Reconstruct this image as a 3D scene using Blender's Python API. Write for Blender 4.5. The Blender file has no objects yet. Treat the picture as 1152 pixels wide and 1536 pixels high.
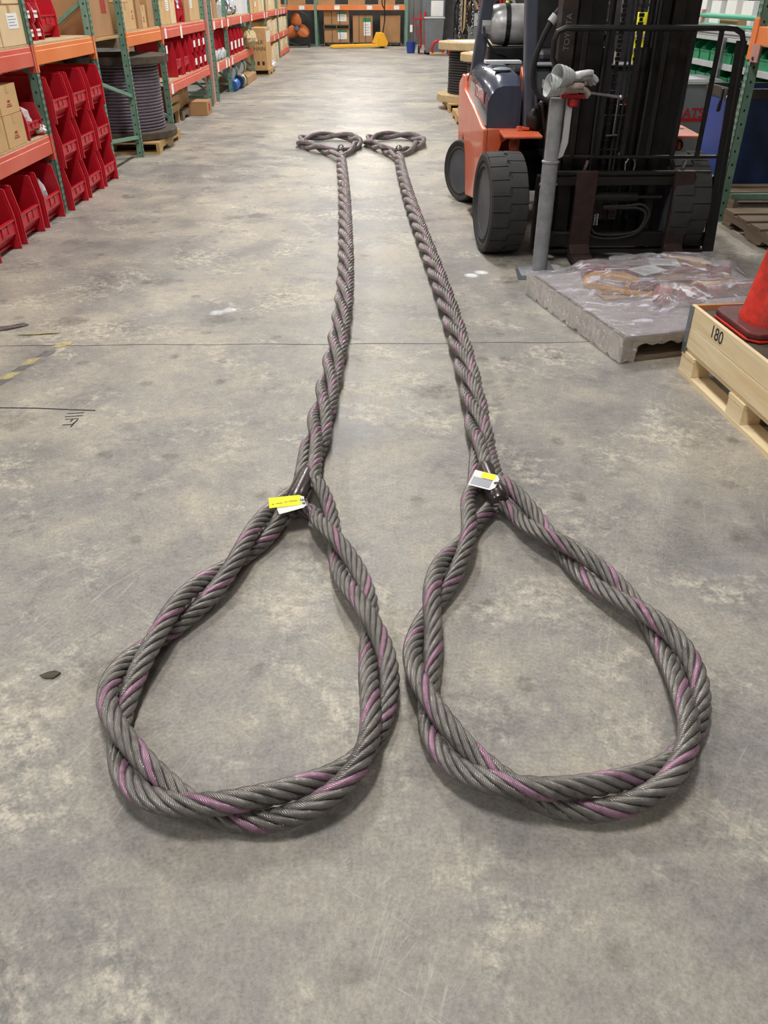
import bpy, math, random
import numpy as np
from mathutils import Vector, Matrix
R = math.radians
PI = math.pi
rng = random.Random(7)
scn = bpy.context.scene
col = scn.collection

# ---------------------------------------------------------------- camera, world, lights, exposure
cam_d = bpy.data.cameras.new('camera'); cam = bpy.data.objects.new('camera', cam_d); col.objects.link(cam)
cam.location = (0, 0, 1.65); cam.rotation_euler = (R(90 - 33.3), 0, R(-0.97))
cam_d.sensor_width = 36; cam_d.lens = 36 * 1182 / 1536; cam_d.clip_start = .05; cam_d.clip_end = 200
scn.camera = cam
w = bpy.data.worlds.new('world'); scn.world = w; w.use_nodes = True
w.node_tree.nodes['Background'].inputs[0].default_value = (.8, .9, 1, 1)
w.node_tree.nodes['Background'].inputs[1].default_value = .3
scn.view_settings.view_transform = 'Standard'; scn.view_settings.look = 'None'
scn.view_settings.gamma = 1; scn.view_settings.use_curve_mapping = False
scn.view_settings.exposure = 0.0
ROOM = dict(x0=-9, x1=9.5, y0=-9, y1=38, h=6.6)
LAMPS = [(-.3, y, 6.0) for y in (-4.5, 1.6, 7.6, 13, 18.5, 24, 29.5, 34.5)] + \
        [(-6.3, y, 6.0) for y in (0, 7.5, 15, 22.5, 30)] + [(5.8, y, 6.0) for y in (10, 17, 24, 31)]
LAMP_W = 268
for i, (lx, ly, lz) in enumerate(LAMPS):
    ld = bpy.data.lights.new('high_bay_light', 'AREA'); ld.shape = 'RECTANGLE'; ld.size = 1.3; ld.size_y = .5
    ld.energy = LAMP_W * (1.0 if abs(lx) < 1 else .75) * (.62 if ly < 0 else .8 if ly < 5 and abs(lx) < 1 else 1.0); ld.color = (1, .975, .93)
    lo = bpy.data.objects.new('high_bay_light', ld); lo.location = (lx, ly, lz); lo.rotation_euler = (0, 0, PI / 2); col.objects.link(lo)
# small patches of light thrown down onto the floor
for (tx, ty, rad, en) in ((-.955, 4.78, .027, 15), (-.885, 4.83, .018, 13), (.705, 5.53, .030, 24), (.785, 5.60, .020, 20)):
    ld = bpy.data.lights.new('glint_spot', 'SPOT'); d = Vector((tx, ty, 0)) - Vector((-1.2, 7.5, 5.8))
    ld.energy = en * 210; ld.spot_size = 2 * math.atan(rad / d.length); ld.spot_blend = 1.0; ld.shadow_soft_size = .004; ld.color = (.82, .9, 1)
    lo = bpy.data.objects.new('glint_spot', ld); lo.location = (-1.2, 7.5, 5.8)
    lo.rotation_euler = d.to_track_quat('-Z', 'Y').to_euler(); col.objects.link(lo)

# ---------------------------------------------------------------- materials
def lin(c):
    r = []
    for v in c[:3]:
        v = v / 255
        r.append(v / 12.92 if v <= .04045 else ((v + .055) / 1.055) ** 2.4)
    return tuple(r) + (1,)
class NT:
    def __init__(s, name):
        s.m = bpy.data.materials.new(name); s.m.use_nodes = True
        s.t = s.m.node_tree; s.b = s.t.nodes['Principled BSDF']; s.out = s.t.nodes['Material Output']
    def n(s, typ, **kw):
        nd = s.t.nodes.new(typ)
        for k, v in kw.items():
            if k.startswith('i_'):
                key = k[2:]
                nd.inputs[int(key) if key.isdigit() else key].default_value = v
            else: setattr(nd, k, v)
        return nd
    def l(s, a, b): s.t.links.new(a, b)
    def coord(s, scale=(1, 1, 1), obj=True, rot=(0, 0, 0)):
        tc = s.n('ShaderNodeTexCoord'); mp = s.n('ShaderNodeMapping')
        mp.inputs['Scale'].default_value = scale; src = tc.outputs['Object' if obj else 'UV']
        if any(rot):
            mr = s.n('ShaderNodeMapping'); mr.inputs['Rotation'].default_value = rot; s.l(src, mr.inputs['Vector']); src = mr.outputs['Vector']
        s.l(src, mp.inputs['Vector']); return mp.outputs['Vector']
    def noise(s, vec, scale, detail=4, rough=.6, dist=0):
        nd = s.n('ShaderNodeTexNoise'); nd.inputs['Scale'].default_value = scale; nd.inputs['Detail'].default_value = detail
        nd.inputs['Roughness'].default_value = rough; nd.inputs['Distortion'].default_value = dist
        if vec is not None: s.l(vec, nd.inputs['Vector'])
        return nd.outputs['Fac']
    def ramp(s, fac, stops):
        nd = s.n('ShaderNodeValToRGB'); e = nd.color_ramp.elements
        while len(e) < len(stops): e.new(.5)
        for i, (p, c) in enumerate(stops): e[i].position = p; e[i].color = c
        s.l(fac, nd.inputs['Fac']); return nd.outputs['Color']
    def mix(s, fac, a, b, mode='MIX'):
        nd = s.n('ShaderNodeMix', data_type='RGBA', blend_type=mode)
        for v, k in ((fac, 0), (a, 6), (b, 7)):
            if hasattr(v, 'is_linked'): s.l(v, nd.inputs[k])
            else: nd.inputs[k].default_value = v
        return nd.outputs[2]
    def math(s, op, a, b=0.0):
        nd = s.n('ShaderNodeMath', operation=op)
        for v, k in ((a, 0), (b, 1)):
            if hasattr(v, 'is_linked'): s.l(v, nd.inputs[k])
            else: nd.inputs[k].default_value = v
        return nd.outputs[0]
    def bump(s, h, strength=.3, dist=.01):
        nd = s.n('ShaderNodeBump'); nd.inputs['Strength'].default_value = strength; nd.inputs['Distance'].default_value = dist
        s.l(h, nd.inputs['Height']); s.l(nd.outputs['Normal'], s.b.inputs['Normal'])
G4 = lambda v: (v, v, v, 1)
def pmat(name, c, rough=.5, metal=0, c2=None, scale=8, amt=.25, bump=0, bscale=60, spec=.5, stretch=(1, 1, 1), coat=0):
    t = NT(name); c = lin(c); c2 = lin(c2) if c2 else tuple(v * .6 for v in c[:3]) + (1,)
    v = t.coord(stretch)
    f = t.noise(v, scale, 5, .65)
    f2 = t.ramp(f, [(.38, G4(0)), (.72, G4(1))])
    nd = t.math('MULTIPLY', f2, amt * 2)
    t.l(t.mix(nd, c, c2), t.b.inputs['Base Color'])
    rr = t.n('ShaderNodeMapRange'); t.l(f, rr.inputs[0]); rr.inputs[3].default_value = max(.05, rough - .08); rr.inputs[4].default_value = min(1, rough + .08)
    t.l(rr.outputs[0], t.b.inputs['Roughness'])
    t.b.inputs['Metallic'].default_value = metal; t.b.inputs['Specular IOR Level'].default_value = spec
    t.b.inputs['Coat Weight'].default_value = coat
    if bump: t.bump(t.noise(v, bscale, 3), bump, .004)
    return t.m
def wood(name, c, c2, axis=1, rough=.7):
    t = NT(name); sc = [22, 22, 22]; sc[axis] = 1.6
    v = t.coord(tuple(sc)); f = t.noise(v, 1.0, 5, .6, .6)
    v2 = t.coord((1, 1, 1)); f2 = t.noise(v2, 3, 3)
    a = t.ramp(f, [(.3, lin(c2)), (.62, lin(c))])
    t.l(t.mix(t.math('MULTIPLY', f2, .35), a, lin(c2)), t.b.inputs['Base Color'])
    t.b.inputs['Roughness'].default_value = rough; t.bump(f, .15, .003)
    return t.m
M = {}
M['green_post'] = pmat('green_post', (98, 138, 120), .5, 0, (150, 165, 150), 14, .22)
M['beam_orange'] = pmat('beam_orange', (226, 122, 58), .5, 0, (240, 160, 105), 3, .2)
M['beam_red'] = pmat('beam_red', (212, 92, 72), .5, 0, (225, 130, 112), 3, .25)
M['deck_board'] = pmat('deck_board', (196, 172, 134), .8, 0, (150, 130, 105), 20, .3)
M['hole'] = pmat('hole', (18, 22, 20), .9)
M['red_bin'] = pmat('red_bin', (196, 28, 46), .36, 0, (160, 20, 36), 5, .2)
M['carton'] = pmat('carton', (208, 172, 122), .8, 0, (180, 145, 100), 2.5, .3)
M['carton_brown'] = pmat('carton_brown', (176, 134, 92), .8, 0, (150, 112, 76), 2.5, .3)
M['carton_pale'] = pmat('carton_pale', (222, 198, 158), .8, 0, (200, 172, 128), 2.5, .3)
M['tape'] = pmat('tape', (198, 162, 108), .3, 0, None, 5, .1)
M['paper'] = pmat('paper', (236, 236, 234), .7, 0, (215, 215, 215), 8, .15)
M['ink'] = pmat('ink', (48, 46, 48), .8)
M['ink_red'] = pmat('ink_red', (170, 52, 48), .8)
M['ink_blue'] = pmat('ink_blue', (96, 112, 150), .8)
M['plastic_bag'] = pmat('plastic_bag', (205, 208, 212), .2, 0, (150, 155, 160), 25, .5, .5, 40)
M['metal_part'] = pmat('metal_part', (165, 165, 168), .3, .8, (90, 90, 95), 25, .5)
M['wood_y0'] = wood('wood_grain_x', (196, 164, 112), (160, 124, 78), 0)
M['wood_y1'] = wood('wood_grain_y', (196, 164, 112), (160, 124, 78), 1)
M['wood_old0'] = wood('old_wood_x', (128, 112, 92), (88, 74, 60), 0, .85)
M['wood_old1'] = wood('old_wood_y', (128, 112, 92), (88, 74, 60), 1, .85)
M['pine0'] = wood('pine_x', (238, 222, 188), (218, 190, 142), 0, .6)
M['pine1'] = wood('pine_y', (238, 222, 188), (218, 190, 142), 1, .6)
M['pine_inner'] = wood('pine_inner', (196, 140, 92), (170, 112, 70), 0, .7)
M['black'] = pmat('black_paint', (17, 17, 19), .45, 0, (30, 29, 29), 12, .3)
M['black_steel'] = pmat('black_steel', (20, 20, 21), .42, .2, (38, 34, 32), 10, .4)
M['mast_face'] = pmat('worn_mast_steel', (46, 40, 39), .45, .2, (72, 58, 54), 9, .4)
M['rubber'] = pmat('rubber', (46, 46, 48), .8, 0, (62, 60, 58), 9, .4, .2, 80)
M['rubber_dark'] = pmat('rubber_dark', (26, 26, 28), .7, 0, (40, 40, 42), 9, .4)
M['fork_steel'] = pmat('fork_steel', (66, 48, 44), .5, .35, (44, 34, 34), 12, .5, .2, 50)
M['orange_paint'] = pmat('orange_paint', (214, 92, 52), .4, 0, (208, 132, 108), 3, .5, coat=.2)
M['navy_paint'] = pmat('navy_paint', (54, 62, 82), .22, 0, (66, 70, 86), 4, .3, coat=.6)
M['pillar_paint'] = pmat('pillar_paint', (74, 80, 94), .35, 0, (92, 92, 102), 7, .3)
M['grey_paint'] = pmat('grey_paint', (112, 118, 122), .5, 0, (90, 96, 100), 6, .3)
M['grey_dash'] = pmat('grey_dash', (84, 88, 94), .5, 0, (64, 68, 74), 6, .3)
M['light_grey'] = pmat('light_grey', (178, 182, 184), .5, 0, (150, 154, 156), 6, .3)
M['tank_alu'] = pmat('tank_alu', (196, 196, 196), .35, .3, (140, 140, 142), 10, .3)
M['steel'] = pmat('steel', (170, 172, 176), .28, .9, (110, 110, 114), 14, .4)
M['post_grey'] = pmat('worn_grey_paint', (150, 152, 156), .55, 0, (96, 98, 102), 9, .35, .15, 40)
M['red_paint'] = pmat('red_paint', (178, 30, 36), .4, 0, (140, 24, 30), 8, .3)
M['maroon_gloss'] = pmat('maroon_gloss', (152, 18, 46), .25, 0, (110, 12, 34), 8, .35)
M['yellow_tan'] = pmat('yellow_tan', (222, 172, 70), .45, 0, (196, 150, 84), 6, .35)
M['glove_fabric'] = pmat('glove_fabric', (205, 208, 208), .85, 0, (160, 165, 170), 30, .4, .4, 60)
M['glove_leather'] = pmat('glove_leather', (176, 160, 150), .8, 0, (130, 116, 108), 18, .5, .4, 50)
M['cuff_stripe'] = pmat('cuff_stripe', (150, 158, 158), .85)
M['cone_orange'] = pmat('cone_orange', (222, 52, 34), .42, 0, (150, 36, 28), 14, .5)
M['cone_base'] = pmat('cone_base', (112, 44, 42), .55, 0, (64, 44, 44), 6, .6)
M['galv'] = pmat('galvanised', (150, 156, 162), .35, .7, (100, 108, 116), 20, .4)
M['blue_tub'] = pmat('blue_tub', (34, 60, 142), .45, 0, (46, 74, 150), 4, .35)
M['navy_and_tub_shade'] = pmat('navy_and_tub_shade', (22, 44, 88), .35, 0, (32, 56, 100), 4, .4)
M['tub_rim'] = pmat('tub_rim', (74, 68, 62), .4, .4, (56, 50, 46), 8, .3)
M['green_bin'] = pmat('green_bin', (34, 138, 92), .45, 0, (24, 104, 70), 6, .3)
M['green_rail'] = pmat('green_rail', (60, 160, 128), .45, 0, (80, 175, 145), 6, .3)
M['green_cable'] = pmat('green_cable', (30, 84, 48), .5, 0, (20, 56, 34), 40, .3)
M['blue_reel'] = pmat('blue_reel', (36, 92, 168), .45)
M['yellow'] = pmat('yellow', (232, 172, 34), .45, 0, (212, 150, 30), 6, .3)
M['lime'] = pmat('lime', (238, 240, 40), .6, 0, (222, 226, 30), 8, .2)
M['fan_blade'] = pmat('fan_blade', (206, 112, 52), .5, 0, (170, 90, 40), 4, .3)
M['cable_dark'] = pmat('cable_dark', (52, 48, 50), .5, .3, (34, 32, 34), 60, .4)
M['cable_grey'] = pmat('cable_grey', (112, 100, 112), .5, .3, (80, 72, 80), 60, .4)
M['flange_dark'] = pmat('flange_dark', (84, 72, 60), .8, 0, (50, 44, 40), 9, .5)
M['flange_pale'] = pmat('flange_pale', (190, 168, 128), .8, 0, (160, 132, 96), 9, .4)
M['pink_column'] = pmat('pink_column', (186, 138, 128), .55, 0, (165, 115, 108), 6, .3)
M['sleeve_steel'] = pmat('sleeve_steel', (92, 84, 84), .28, .75, (66, 60, 60), 14, .4)
M['white_board'] = pmat('white_board', (224, 226, 230), .4, 0, (200, 206, 214), 4, .2)
M['dark_wall'] = pmat('dark_wall', (50, 50, 50), .9, 0, (74, 74, 72), 1.4, .5)
M['wall_grey'] = pmat('wall_grey', (120, 120, 118), .9, 0, (96, 96, 94), 1.2, .4)
M['ceil'] = pmat('ceiling_white', (190, 190, 188), .9)
M['sheet_grey'] = pmat('sheet_grey', (196, 188, 190), .6, 0, (172, 164, 164), 6, .3)
M['tan_card'] = pmat('tan_card', (204, 160, 108), .7)
M['tape_yellow'] = pmat('floor_tape_yellow', (186, 172, 112), .7, 0, (130, 126, 112), 30, .5)
M['tape_black'] = pmat('floor_tape_black', (92, 90, 92), .7, 0, (126, 122, 118), 30, .5)
M['skin_beige'] = pmat('beige_cloth', (190, 170, 130), .85)

def rope_mat(name, c, c2, wires):
    t = NT(name); uv = t.n('ShaderNodeTexCoord').outputs['UV']
    sep = t.n('ShaderNodeSeparateXYZ'); t.l(uv, sep.inputs[0])
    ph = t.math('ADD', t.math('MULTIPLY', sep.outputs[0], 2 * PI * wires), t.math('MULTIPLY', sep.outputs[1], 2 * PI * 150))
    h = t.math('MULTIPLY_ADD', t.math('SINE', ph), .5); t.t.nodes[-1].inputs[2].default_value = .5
    v = t.coord((1, 1, 1)); f = t.noise(v, 9, 4); f3 = t.noise(v, 45, 3)
    base = t.mix(t.ramp(f, [(.35, G4(0)), (.7, G4(1))]), lin(c), lin(c2))
    base = t.mix(t.math('MULTIPLY', t.ramp(f3, [(.5, G4(0)), (.75, G4(1))]), .45), base, lin((40, 36, 34)))
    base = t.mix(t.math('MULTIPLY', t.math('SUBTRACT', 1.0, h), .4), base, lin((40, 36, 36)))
    t.l(base, t.b.inputs['Base Color'])
    t.b.inputs['Metallic'].default_value = .5; t.b.inputs['Roughness'].default_value = .36
    t.bump(h, .5, .002)
    return t.m
M['strand'] = rope_mat('wire_strand', (154, 150, 146), (116, 112, 108), 12)
M['strand_pink'] = rope_mat('wire_strand_pink', (184, 144, 168), (150, 116, 136), 12)
M['rope_core'] = pmat('rope_core', (26, 24, 24), .8)

def film_mat():
    t = NT('stretch_film'); v2 = t.coord((2.0, 16, 6), rot=(0, 0, .75)); v3 = t.coord((3, 9, 6), rot=(0, 0, -.35))
    f = t.noise(v2, 1.6, 6, .68, .5); f2 = t.noise(v3, 2.2, 7, .72, .8)
    h = t.math('ADD', f, t.math('MULTIPLY', f2, .8))
    tr = t.n('ShaderNodeBsdfTransparent'); tr.inputs[0].default_value = (.97, .96, .99, 1)
    df = t.n('ShaderNodeBsdfDiffuse'); df.inputs[0].default_value = lin((226, 222, 240))
    gl = t.n('ShaderNodeBsdfGlossy'); gl.inputs[0].default_value = (1, 1, 1, 1); gl.inputs[1].default_value = .2
    bp = t.n('ShaderNodeBump'); bp.inputs['Strength'].default_value = .8; bp.inputs['Distance'].default_value = .025; t.l(h, bp.inputs['Height'])
    t.l(bp.outputs[0], gl.inputs['Normal'])
    m1 = t.n('ShaderNodeMixShader'); t.l(t.ramp(h, [(.78, G4(.02)), (.99, G4(.10)), (1.14, G4(.6))]), m1.inputs[0]); t.l(tr.outputs[0], m1.inputs[1]); t.l(df.outputs[0], m1.inputs[2])  # whitish diffuse streaks paint in the sheen of the wrinkled film
    m2 = t.n('ShaderNodeMixShader'); fr = t.n('ShaderNodeFresnel'); fr.inputs[0].default_value = 1.5; t.l(bp.outputs[0], fr.inputs['Normal'])
    t.l(t.math('MULTIPLY_ADD', fr.outputs[0], 1.25), m2.inputs[0]); t.t.nodes[-1].inputs[2].default_value = .08
    t.l(m1.outputs[0], m2.inputs[1]); t.l(gl.outputs[0], m2.inputs[2])
    t.l(m2.outputs[0], t.out.inputs['Surface'])
    return t.m
M['film'] = film_mat()
def clear_mat():
    t = NT('clear_bag'); t.b.inputs['Base Color'].default_value = (.9, .92, .95, 1); t.b.inputs['Roughness'].default_value = .15
    t.b.inputs['Alpha'].default_value = .55; t.bump(t.noise(t.coord(), 40, 3), .6, .01); return t.m
M['clear_bag'] = clear_mat()

def floor_mat():
    t = NT('concrete_floor'); v = t.coord()
    big = t.noise(v, .75, 5, .6, .5); mid = t.noise(v, 2.6, 13, .72, .2); fine = t.noise(v, 24, 8, .75, .2); grit = t.noise(v, 95, 5, .75)
    sx = t.noise(t.coord((1, 1.35, 1), rot=(0, 0, .5)), 1.5, 14, .76, .35); sy = t.noise(t.coord((1, 1.3, 1), rot=(0, 0, -.4)), 1.9, 14, .74, .3)
    mot = t.math('ADD', t.math('MULTIPLY', mid, .5), t.math('MULTIPLY', big, .5))
    base = t.ramp(mot, [(.38, lin((119, 117, 116))), (.46, lin((138, 135, 131))), (.52, lin((152, 147, 139))), (.61, lin((172, 164, 150)))])
    # worn pale laitance: ragged patches broken up by the fine aggregate
    sc = t.math('MULTIPLY', t.ramp(sx, [(.52, G4(0)), (.60, G4(1))]), t.ramp(fine, [(.42, G4(0)), (.58, G4(1))]))
    base = t.mix(t.math('MULTIPLY', sc, .72), base, lin((196, 188, 172)))
    sc2 = t.math('MULTIPLY', t.ramp(sy, [(.53, G4(0)), (.64, G4(1))]), t.ramp(fine, [(.44, G4(1)), (.62, G4(.2))]))
    base = t.mix(t.math('MULTIPLY', sc2, .58), base, lin((106, 103, 102)))
    base = t.mix(.8, base, t.ramp(fine, [(.30, G4(.76)), (.48, G4(.99)), (.70, G4(1.16))]), 'MULTIPLY')
    base = t.mix(.85, base, t.ramp(grit, [(.32, G4(.70)), (.5, G4(1)), (.68, G4(1.26))]), 'MULTIPLY')
    # dark oily spots of uneven size
    for vs_, r0, am in ((1.05, .12, .6), (2.9, .12, .5)):
        vo = t.n('ShaderNodeTexVoronoi'); vo.voronoi_dimensions = '2D'; vo.inputs['Scale'].default_value = vs_; wv = t.n('ShaderNodeVectorMath', operation='ADD')
        nz = t.n('ShaderNodeTexNoise'); nz.inputs['Scale'].default_value = 10; nz.inputs['Detail'].default_value = 7; t.l(v, nz.inputs['Vector'])
        mu = t.n('ShaderNodeVectorMath', operation='SCALE'); mu.inputs['Scale'].default_value = .2 / vs_; t.l(nz.outputs['Color'], mu.inputs[0])
        t.l(v, wv.inputs[0]); t.l(mu.outputs[0], wv.inputs[1]); t.l(wv.outputs[0], vo.inputs['Vector'])
        sp = t.math('MULTIPLY', t.ramp(vo.outputs['Distance'], [(r0 * .5, G4(1)), (r0, G4(0))]), t.ramp(vo.outputs['Color'], [(.4, G4(0)), (.6, G4(1))]))
        base = t.mix(t.math('MULTIPLY', t.math('MULTIPLY', sp, t.ramp(fine, [(.35, G4(1)), (.65, G4(.4))])), am), base, lin((74, 68, 64)))
    # thin scratches and drag marks
    for ang, scl, st, cc in ((.6, 2.6, .4, (206, 200, 188)), (-.85, 2.0, .35, (206, 200, 188)), (1.9, 2.4, .35, (206, 200, 188)), (1.2, 1.3, .25, (92, 90, 90)), (-1.5, 1.5, .22, (92, 90, 90))):
        w1 = t.noise(t.coord((.45, 16, 1), rot=(0, 0, ang)), scl, 2, .5, .2)
        ln = t.math('MULTIPLY', t.ramp(w1, [(.4935, G4(0)), (.5, G4(1)), (.5065, G4(0))]), t.ramp(t.noise(v, 1.1 + scl * .3, 3), [(.50, G4(0)), (.60, G4(1))]))
        base = t.mix(t.math('MULTIPLY', ln, st), base, lin(cc))
    t.l(base, t.b.inputs['Base Color'])
    t.l(t.ramp(mid, [(.3, G4(.36)), (.7, G4(.6))]), t.b.inputs['Roughness']); t.b.inputs['Specular IOR Level'].default_value = .28
    t.bump(t.math('ADD', t.math('MULTIPLY', fine, .6), t.math('MULTIPLY', grit, .4)), .2, .004)
    return t.m
M['floor'] = floor_mat()

# ---------------------------------------------------------------- mesh helpers
class MB:
    def __init__(s, org=(0, 0, 0)): s.v = []; s.f = []; s.o = Vector(org)
    def add(s, vs, fs):
        b = len(s.v); s.v += [(x - s.o.x, y - s.o.y, z - s.o.z) for x, y, z in vs]; s.f += [tuple(i + b for i in f) for f in fs]; return s
    def box(s, x0, x1, y0, y1, z0, z1):
        return s.add([(x0, y0, z0), (x1, y0, z0), (x1, y1, z0), (x0, y1, z0), (x0, y0, z1), (x1, y0, z1), (x1, y1, z1), (x0, y1, z1)],
                     [(3, 2, 1, 0), (4, 5, 6, 7), (0, 1, 5, 4), (1, 2, 6, 5), (2, 3, 7, 6), (3, 0, 4, 7)])
    def bar(s, p0, p1, wx, wy, up=(0, 0, 1)):
        a = Vector(p0); b = Vector(p1); d = (b - a).normalized(); u = Vector(up)
        if abs(d.dot(u)) > .95: u = Vector((0, 1, 0))
        sd = d.cross(u).normalized(); u = sd.cross(d)
        vs = []
        for p in (a, b):
            for i, j in ((-1, -1), (1, -1), (1, 1), (-1, 1)): vs.append(tuple(p + sd * (i * wx / 2) + u * (j * wy / 2)))
        return s.add(vs, [(3, 2, 1, 0), (4, 5, 6, 7), (0, 1, 5, 4), (1, 2, 6, 5), (2, 3, 7, 6), (3, 0, 4, 7)])
    def cyl(s, p0, p1, r0, r1=None, n=16):
        r1 = r0 if r1 is None else r1
        a = Vector(p0); b = Vector(p1); d = (b - a).normalized(); u = Vector((0, 0, 1)) if abs(d.z) < .95 else Vector((1, 0, 0))
        x = d.cross(u).normalized(); y = x.cross(d); vs = []
        for p, r in ((a, r0), (b, r1)):
            for k in range(n):
                t = 2 * PI * k / n; vs.append(tuple(p + x * (r * math.cos(t)) - y * (r * math.sin(t))))
        fs = [(k, (k + 1) % n, n + (k + 1) % n, n + k) for k in range(n)] + [tuple(range(n - 1, -1, -1)), tuple(range(n, 2 * n))]
        return s.add(vs, fs)
    def tube(s, pts, r, n=8, closed=False):
        P = [Vector(p) for p in pts]; N = len(P); vs = []; pu = None
        for i in range(N):
            a = P[(i - 1) % N] if closed or i > 0 else P[0]; b = P[(i + 1) % N] if closed or i < N - 1 else P[-1]
            d = (b - a).normalized()
            if pu is None:
                u = Vector((0, 0, 1)) if abs(d.z) < .9 else Vector((0, 1, 0))
            else: u = pu
            x = d.cross(u)
            if x.length < 1e-4: x = d.cross(Vector((1, .3, .2)))
            x.normalize(); y = x.cross(d).normalized(); pu = y
            rr = r[i] if hasattr(r, '__len__') else r
            for k in range(n):
                t = 2 * PI * k / n; vs.append(tuple(P[i] + x * (rr * math.cos(t)) - y * (rr * math.sin(t))))
        fs = []
        for i in range(N if closed else N - 1):
            j = (i + 1) % N
            for k in range(n): fs.append((i * n + k, i * n + (k + 1) % n, j * n + (k + 1) % n, j * n + k))
        if not closed: fs += [tuple(range(n - 1, -1, -1)), tuple(range((N - 1) * n, N * n))]
        return s.add(vs, fs)
    def lathe(s, prof, c=(0, 0, 0), n=24, axis='Z', closed=False):
        vs = []; c = Vector(c)
        for r, h in prof:
            for k in range(n):
                t = 2 * PI * k / n; a, b = r * math.cos(t), r * math.sin(t)
                p = {'Z': (a, b, h), 'X': (h, a, b), 'Y': (b, h, a)}[axis]; vs.append(tuple(c + Vector(p)))
        fs = []; m = len(prof)
        for i in range(m if closed else m - 1):
            j = (i + 1) % m
            for k in range(n): fs.append((i * n + k, i * n + (k + 1) % n, j * n + (k + 1) % n, j * n + k))
        if not closed:
            if prof[0][0] > 1e-6: fs.append(tuple(range(n - 1, -1, -1)))
            if prof[-1][0] > 1e-6: fs.append(tuple(range((m - 1) * n, m * n)))
        return s.add(vs, fs)
    def prism(s, poly, axis, a, b):
        n = len(poly); vs = []
        for h in (a, b):
            for p, q in poly: vs.append({'X': (h, p, q), 'Y': (p, h, q), 'Z': (p, q, h)}[axis])
        ar = sum(poly[i][0] * poly[(i + 1) % n][1] - poly[(i + 1) % n][0] * poly[i][1] for i in range(n))
        fs = [tuple(range(n - 1, -1, -1)), tuple(range(n, 2 * n))] + [(i, (i + 1) % n, n + (i + 1) % n, n + i) for i in range(n)]
        flip = (ar < 0) ^ (axis == 'Y') ^ (b < a)
        if flip: fs = [tuple(reversed(f)) for f in fs]
        return s.add(vs, fs)
    def sph(s, c, rx, ry=None, rz=None, n=14, m=9):
        ry = ry or rx; rz = rz or rx; vs = [(c[0], c[1], c[2] - rz)]
        for i in range(1, m):
            a = -PI / 2 + PI * i / m
            for k in range(n): t = 2 * PI * k / n; vs.append((c[0] + rx * math.cos(a) * math.cos(t), c[1] + ry * math.cos(a) * math.sin(t), c[2] + rz * math.sin(a)))
        vs.append((c[0], c[1], c[2] + rz)); fs = [(0, 1 + (k + 1) % n, 1 + k) for k in range(n)]
        for i in range(m - 2):
            for k in range(n): fs.append((1 + i * n + k, 1 + i * n + (k + 1) % n, 1 + (i + 1) * n + (k + 1) % n, 1 + (i + 1) * n + k))
        L = len(vs) - 1; fs += [(L, L - n + k, L - n + (k + 1) % n) for k in range(n)]
        return s.add(vs, fs)
    def build(s, name, mat, parent=None, bevel=0, smooth=False, seg=2, kind=None, label=None):
        me = bpy.data.meshes.new(name); me.from_pydata(s.v, [], s.f); me.update()
        o = bpy.data.objects.new(name, me); col.objects.link(o)
        if mat: me.materials.append(M[mat] if isinstance(mat, str) else mat)
        if parent: o.parent = parent
        if smooth:
            me.polygons.foreach_set('use_smooth', [True] * len(me.polygons))
            try: me.set_sharp_from_angle(angle=R(40))
            except Exception: pass
        if bevel:
            b = o.modifiers.new('bevel', 'BEVEL'); b.width = bevel; b.segments = seg; b.limit_method = 'ANGLE'; b.angle_limit = R(40)
        if kind: o['kind'] = kind
        if label: o['label'] = label
        return o
def tag(o, label, cat, group=None, kind=None):
    o['label'] = label; o['category'] = cat
    if group: o['group'] = group
    if kind: o['kind'] = kind
    return o
def thing(name, label, cat, loc=(0, 0, 0), rz=0, group=None):
    o = bpy.data.objects.new(name, None); col.objects.link(o); o.empty_display_size = .05
    o.location = loc; o.rotation_euler = (0, 0, rz); return tag(o, label, cat, group)
def dup(root, loc=None, rz=None, label=None, group=None, mats=None):
    r = root.copy(); col.objects.link(r)
    if loc is not None: r.location = loc
    if rz is not None: r.rotation_euler = (0, 0, rz)
    if label: r['label'] = label
    if group: r['group'] = group
    for ch in list(root.children):
        c = ch.copy(); col.objects.link(c); c.parent = r
        for g in list(ch.children):
            d = g.copy(); col.objects.link(d); d.parent = c
    return r
def mesh_text(name, body, size, loc, rot, mat, parent, ext=.0006, align='CENTER', bold=0):
    cu = bpy.data.curves.new(name, 'FONT'); cu.body = body; cu.size = size; cu.offset = bold; cu.extrude = ext; cu.align_x = align; cu.align_y = 'CENTER'
    o = bpy.data.objects.new(name, cu); col.objects.link(o); dg = bpy.context.evaluated_depsgraph_get()
    me = bpy.data.meshes.new_from_object(o.evaluated_get(dg)); bpy.data.objects.remove(o); bpy.data.curves.remove(cu)
    me.materials.clear(); me.materials.append(M[mat]); o = bpy.data.objects.new(name, me); col.objects.link(o)
    o.location = loc; o.rotation_euler = rot; o.parent = parent; o['kind'] = 'stuff'; return o
ORD = ['first', 'second', 'third', 'fourth', 'fifth', 'sixth', 'seventh', 'eighth', 'ninth', 'tenth', 'eleventh', 'twelfth']

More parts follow.
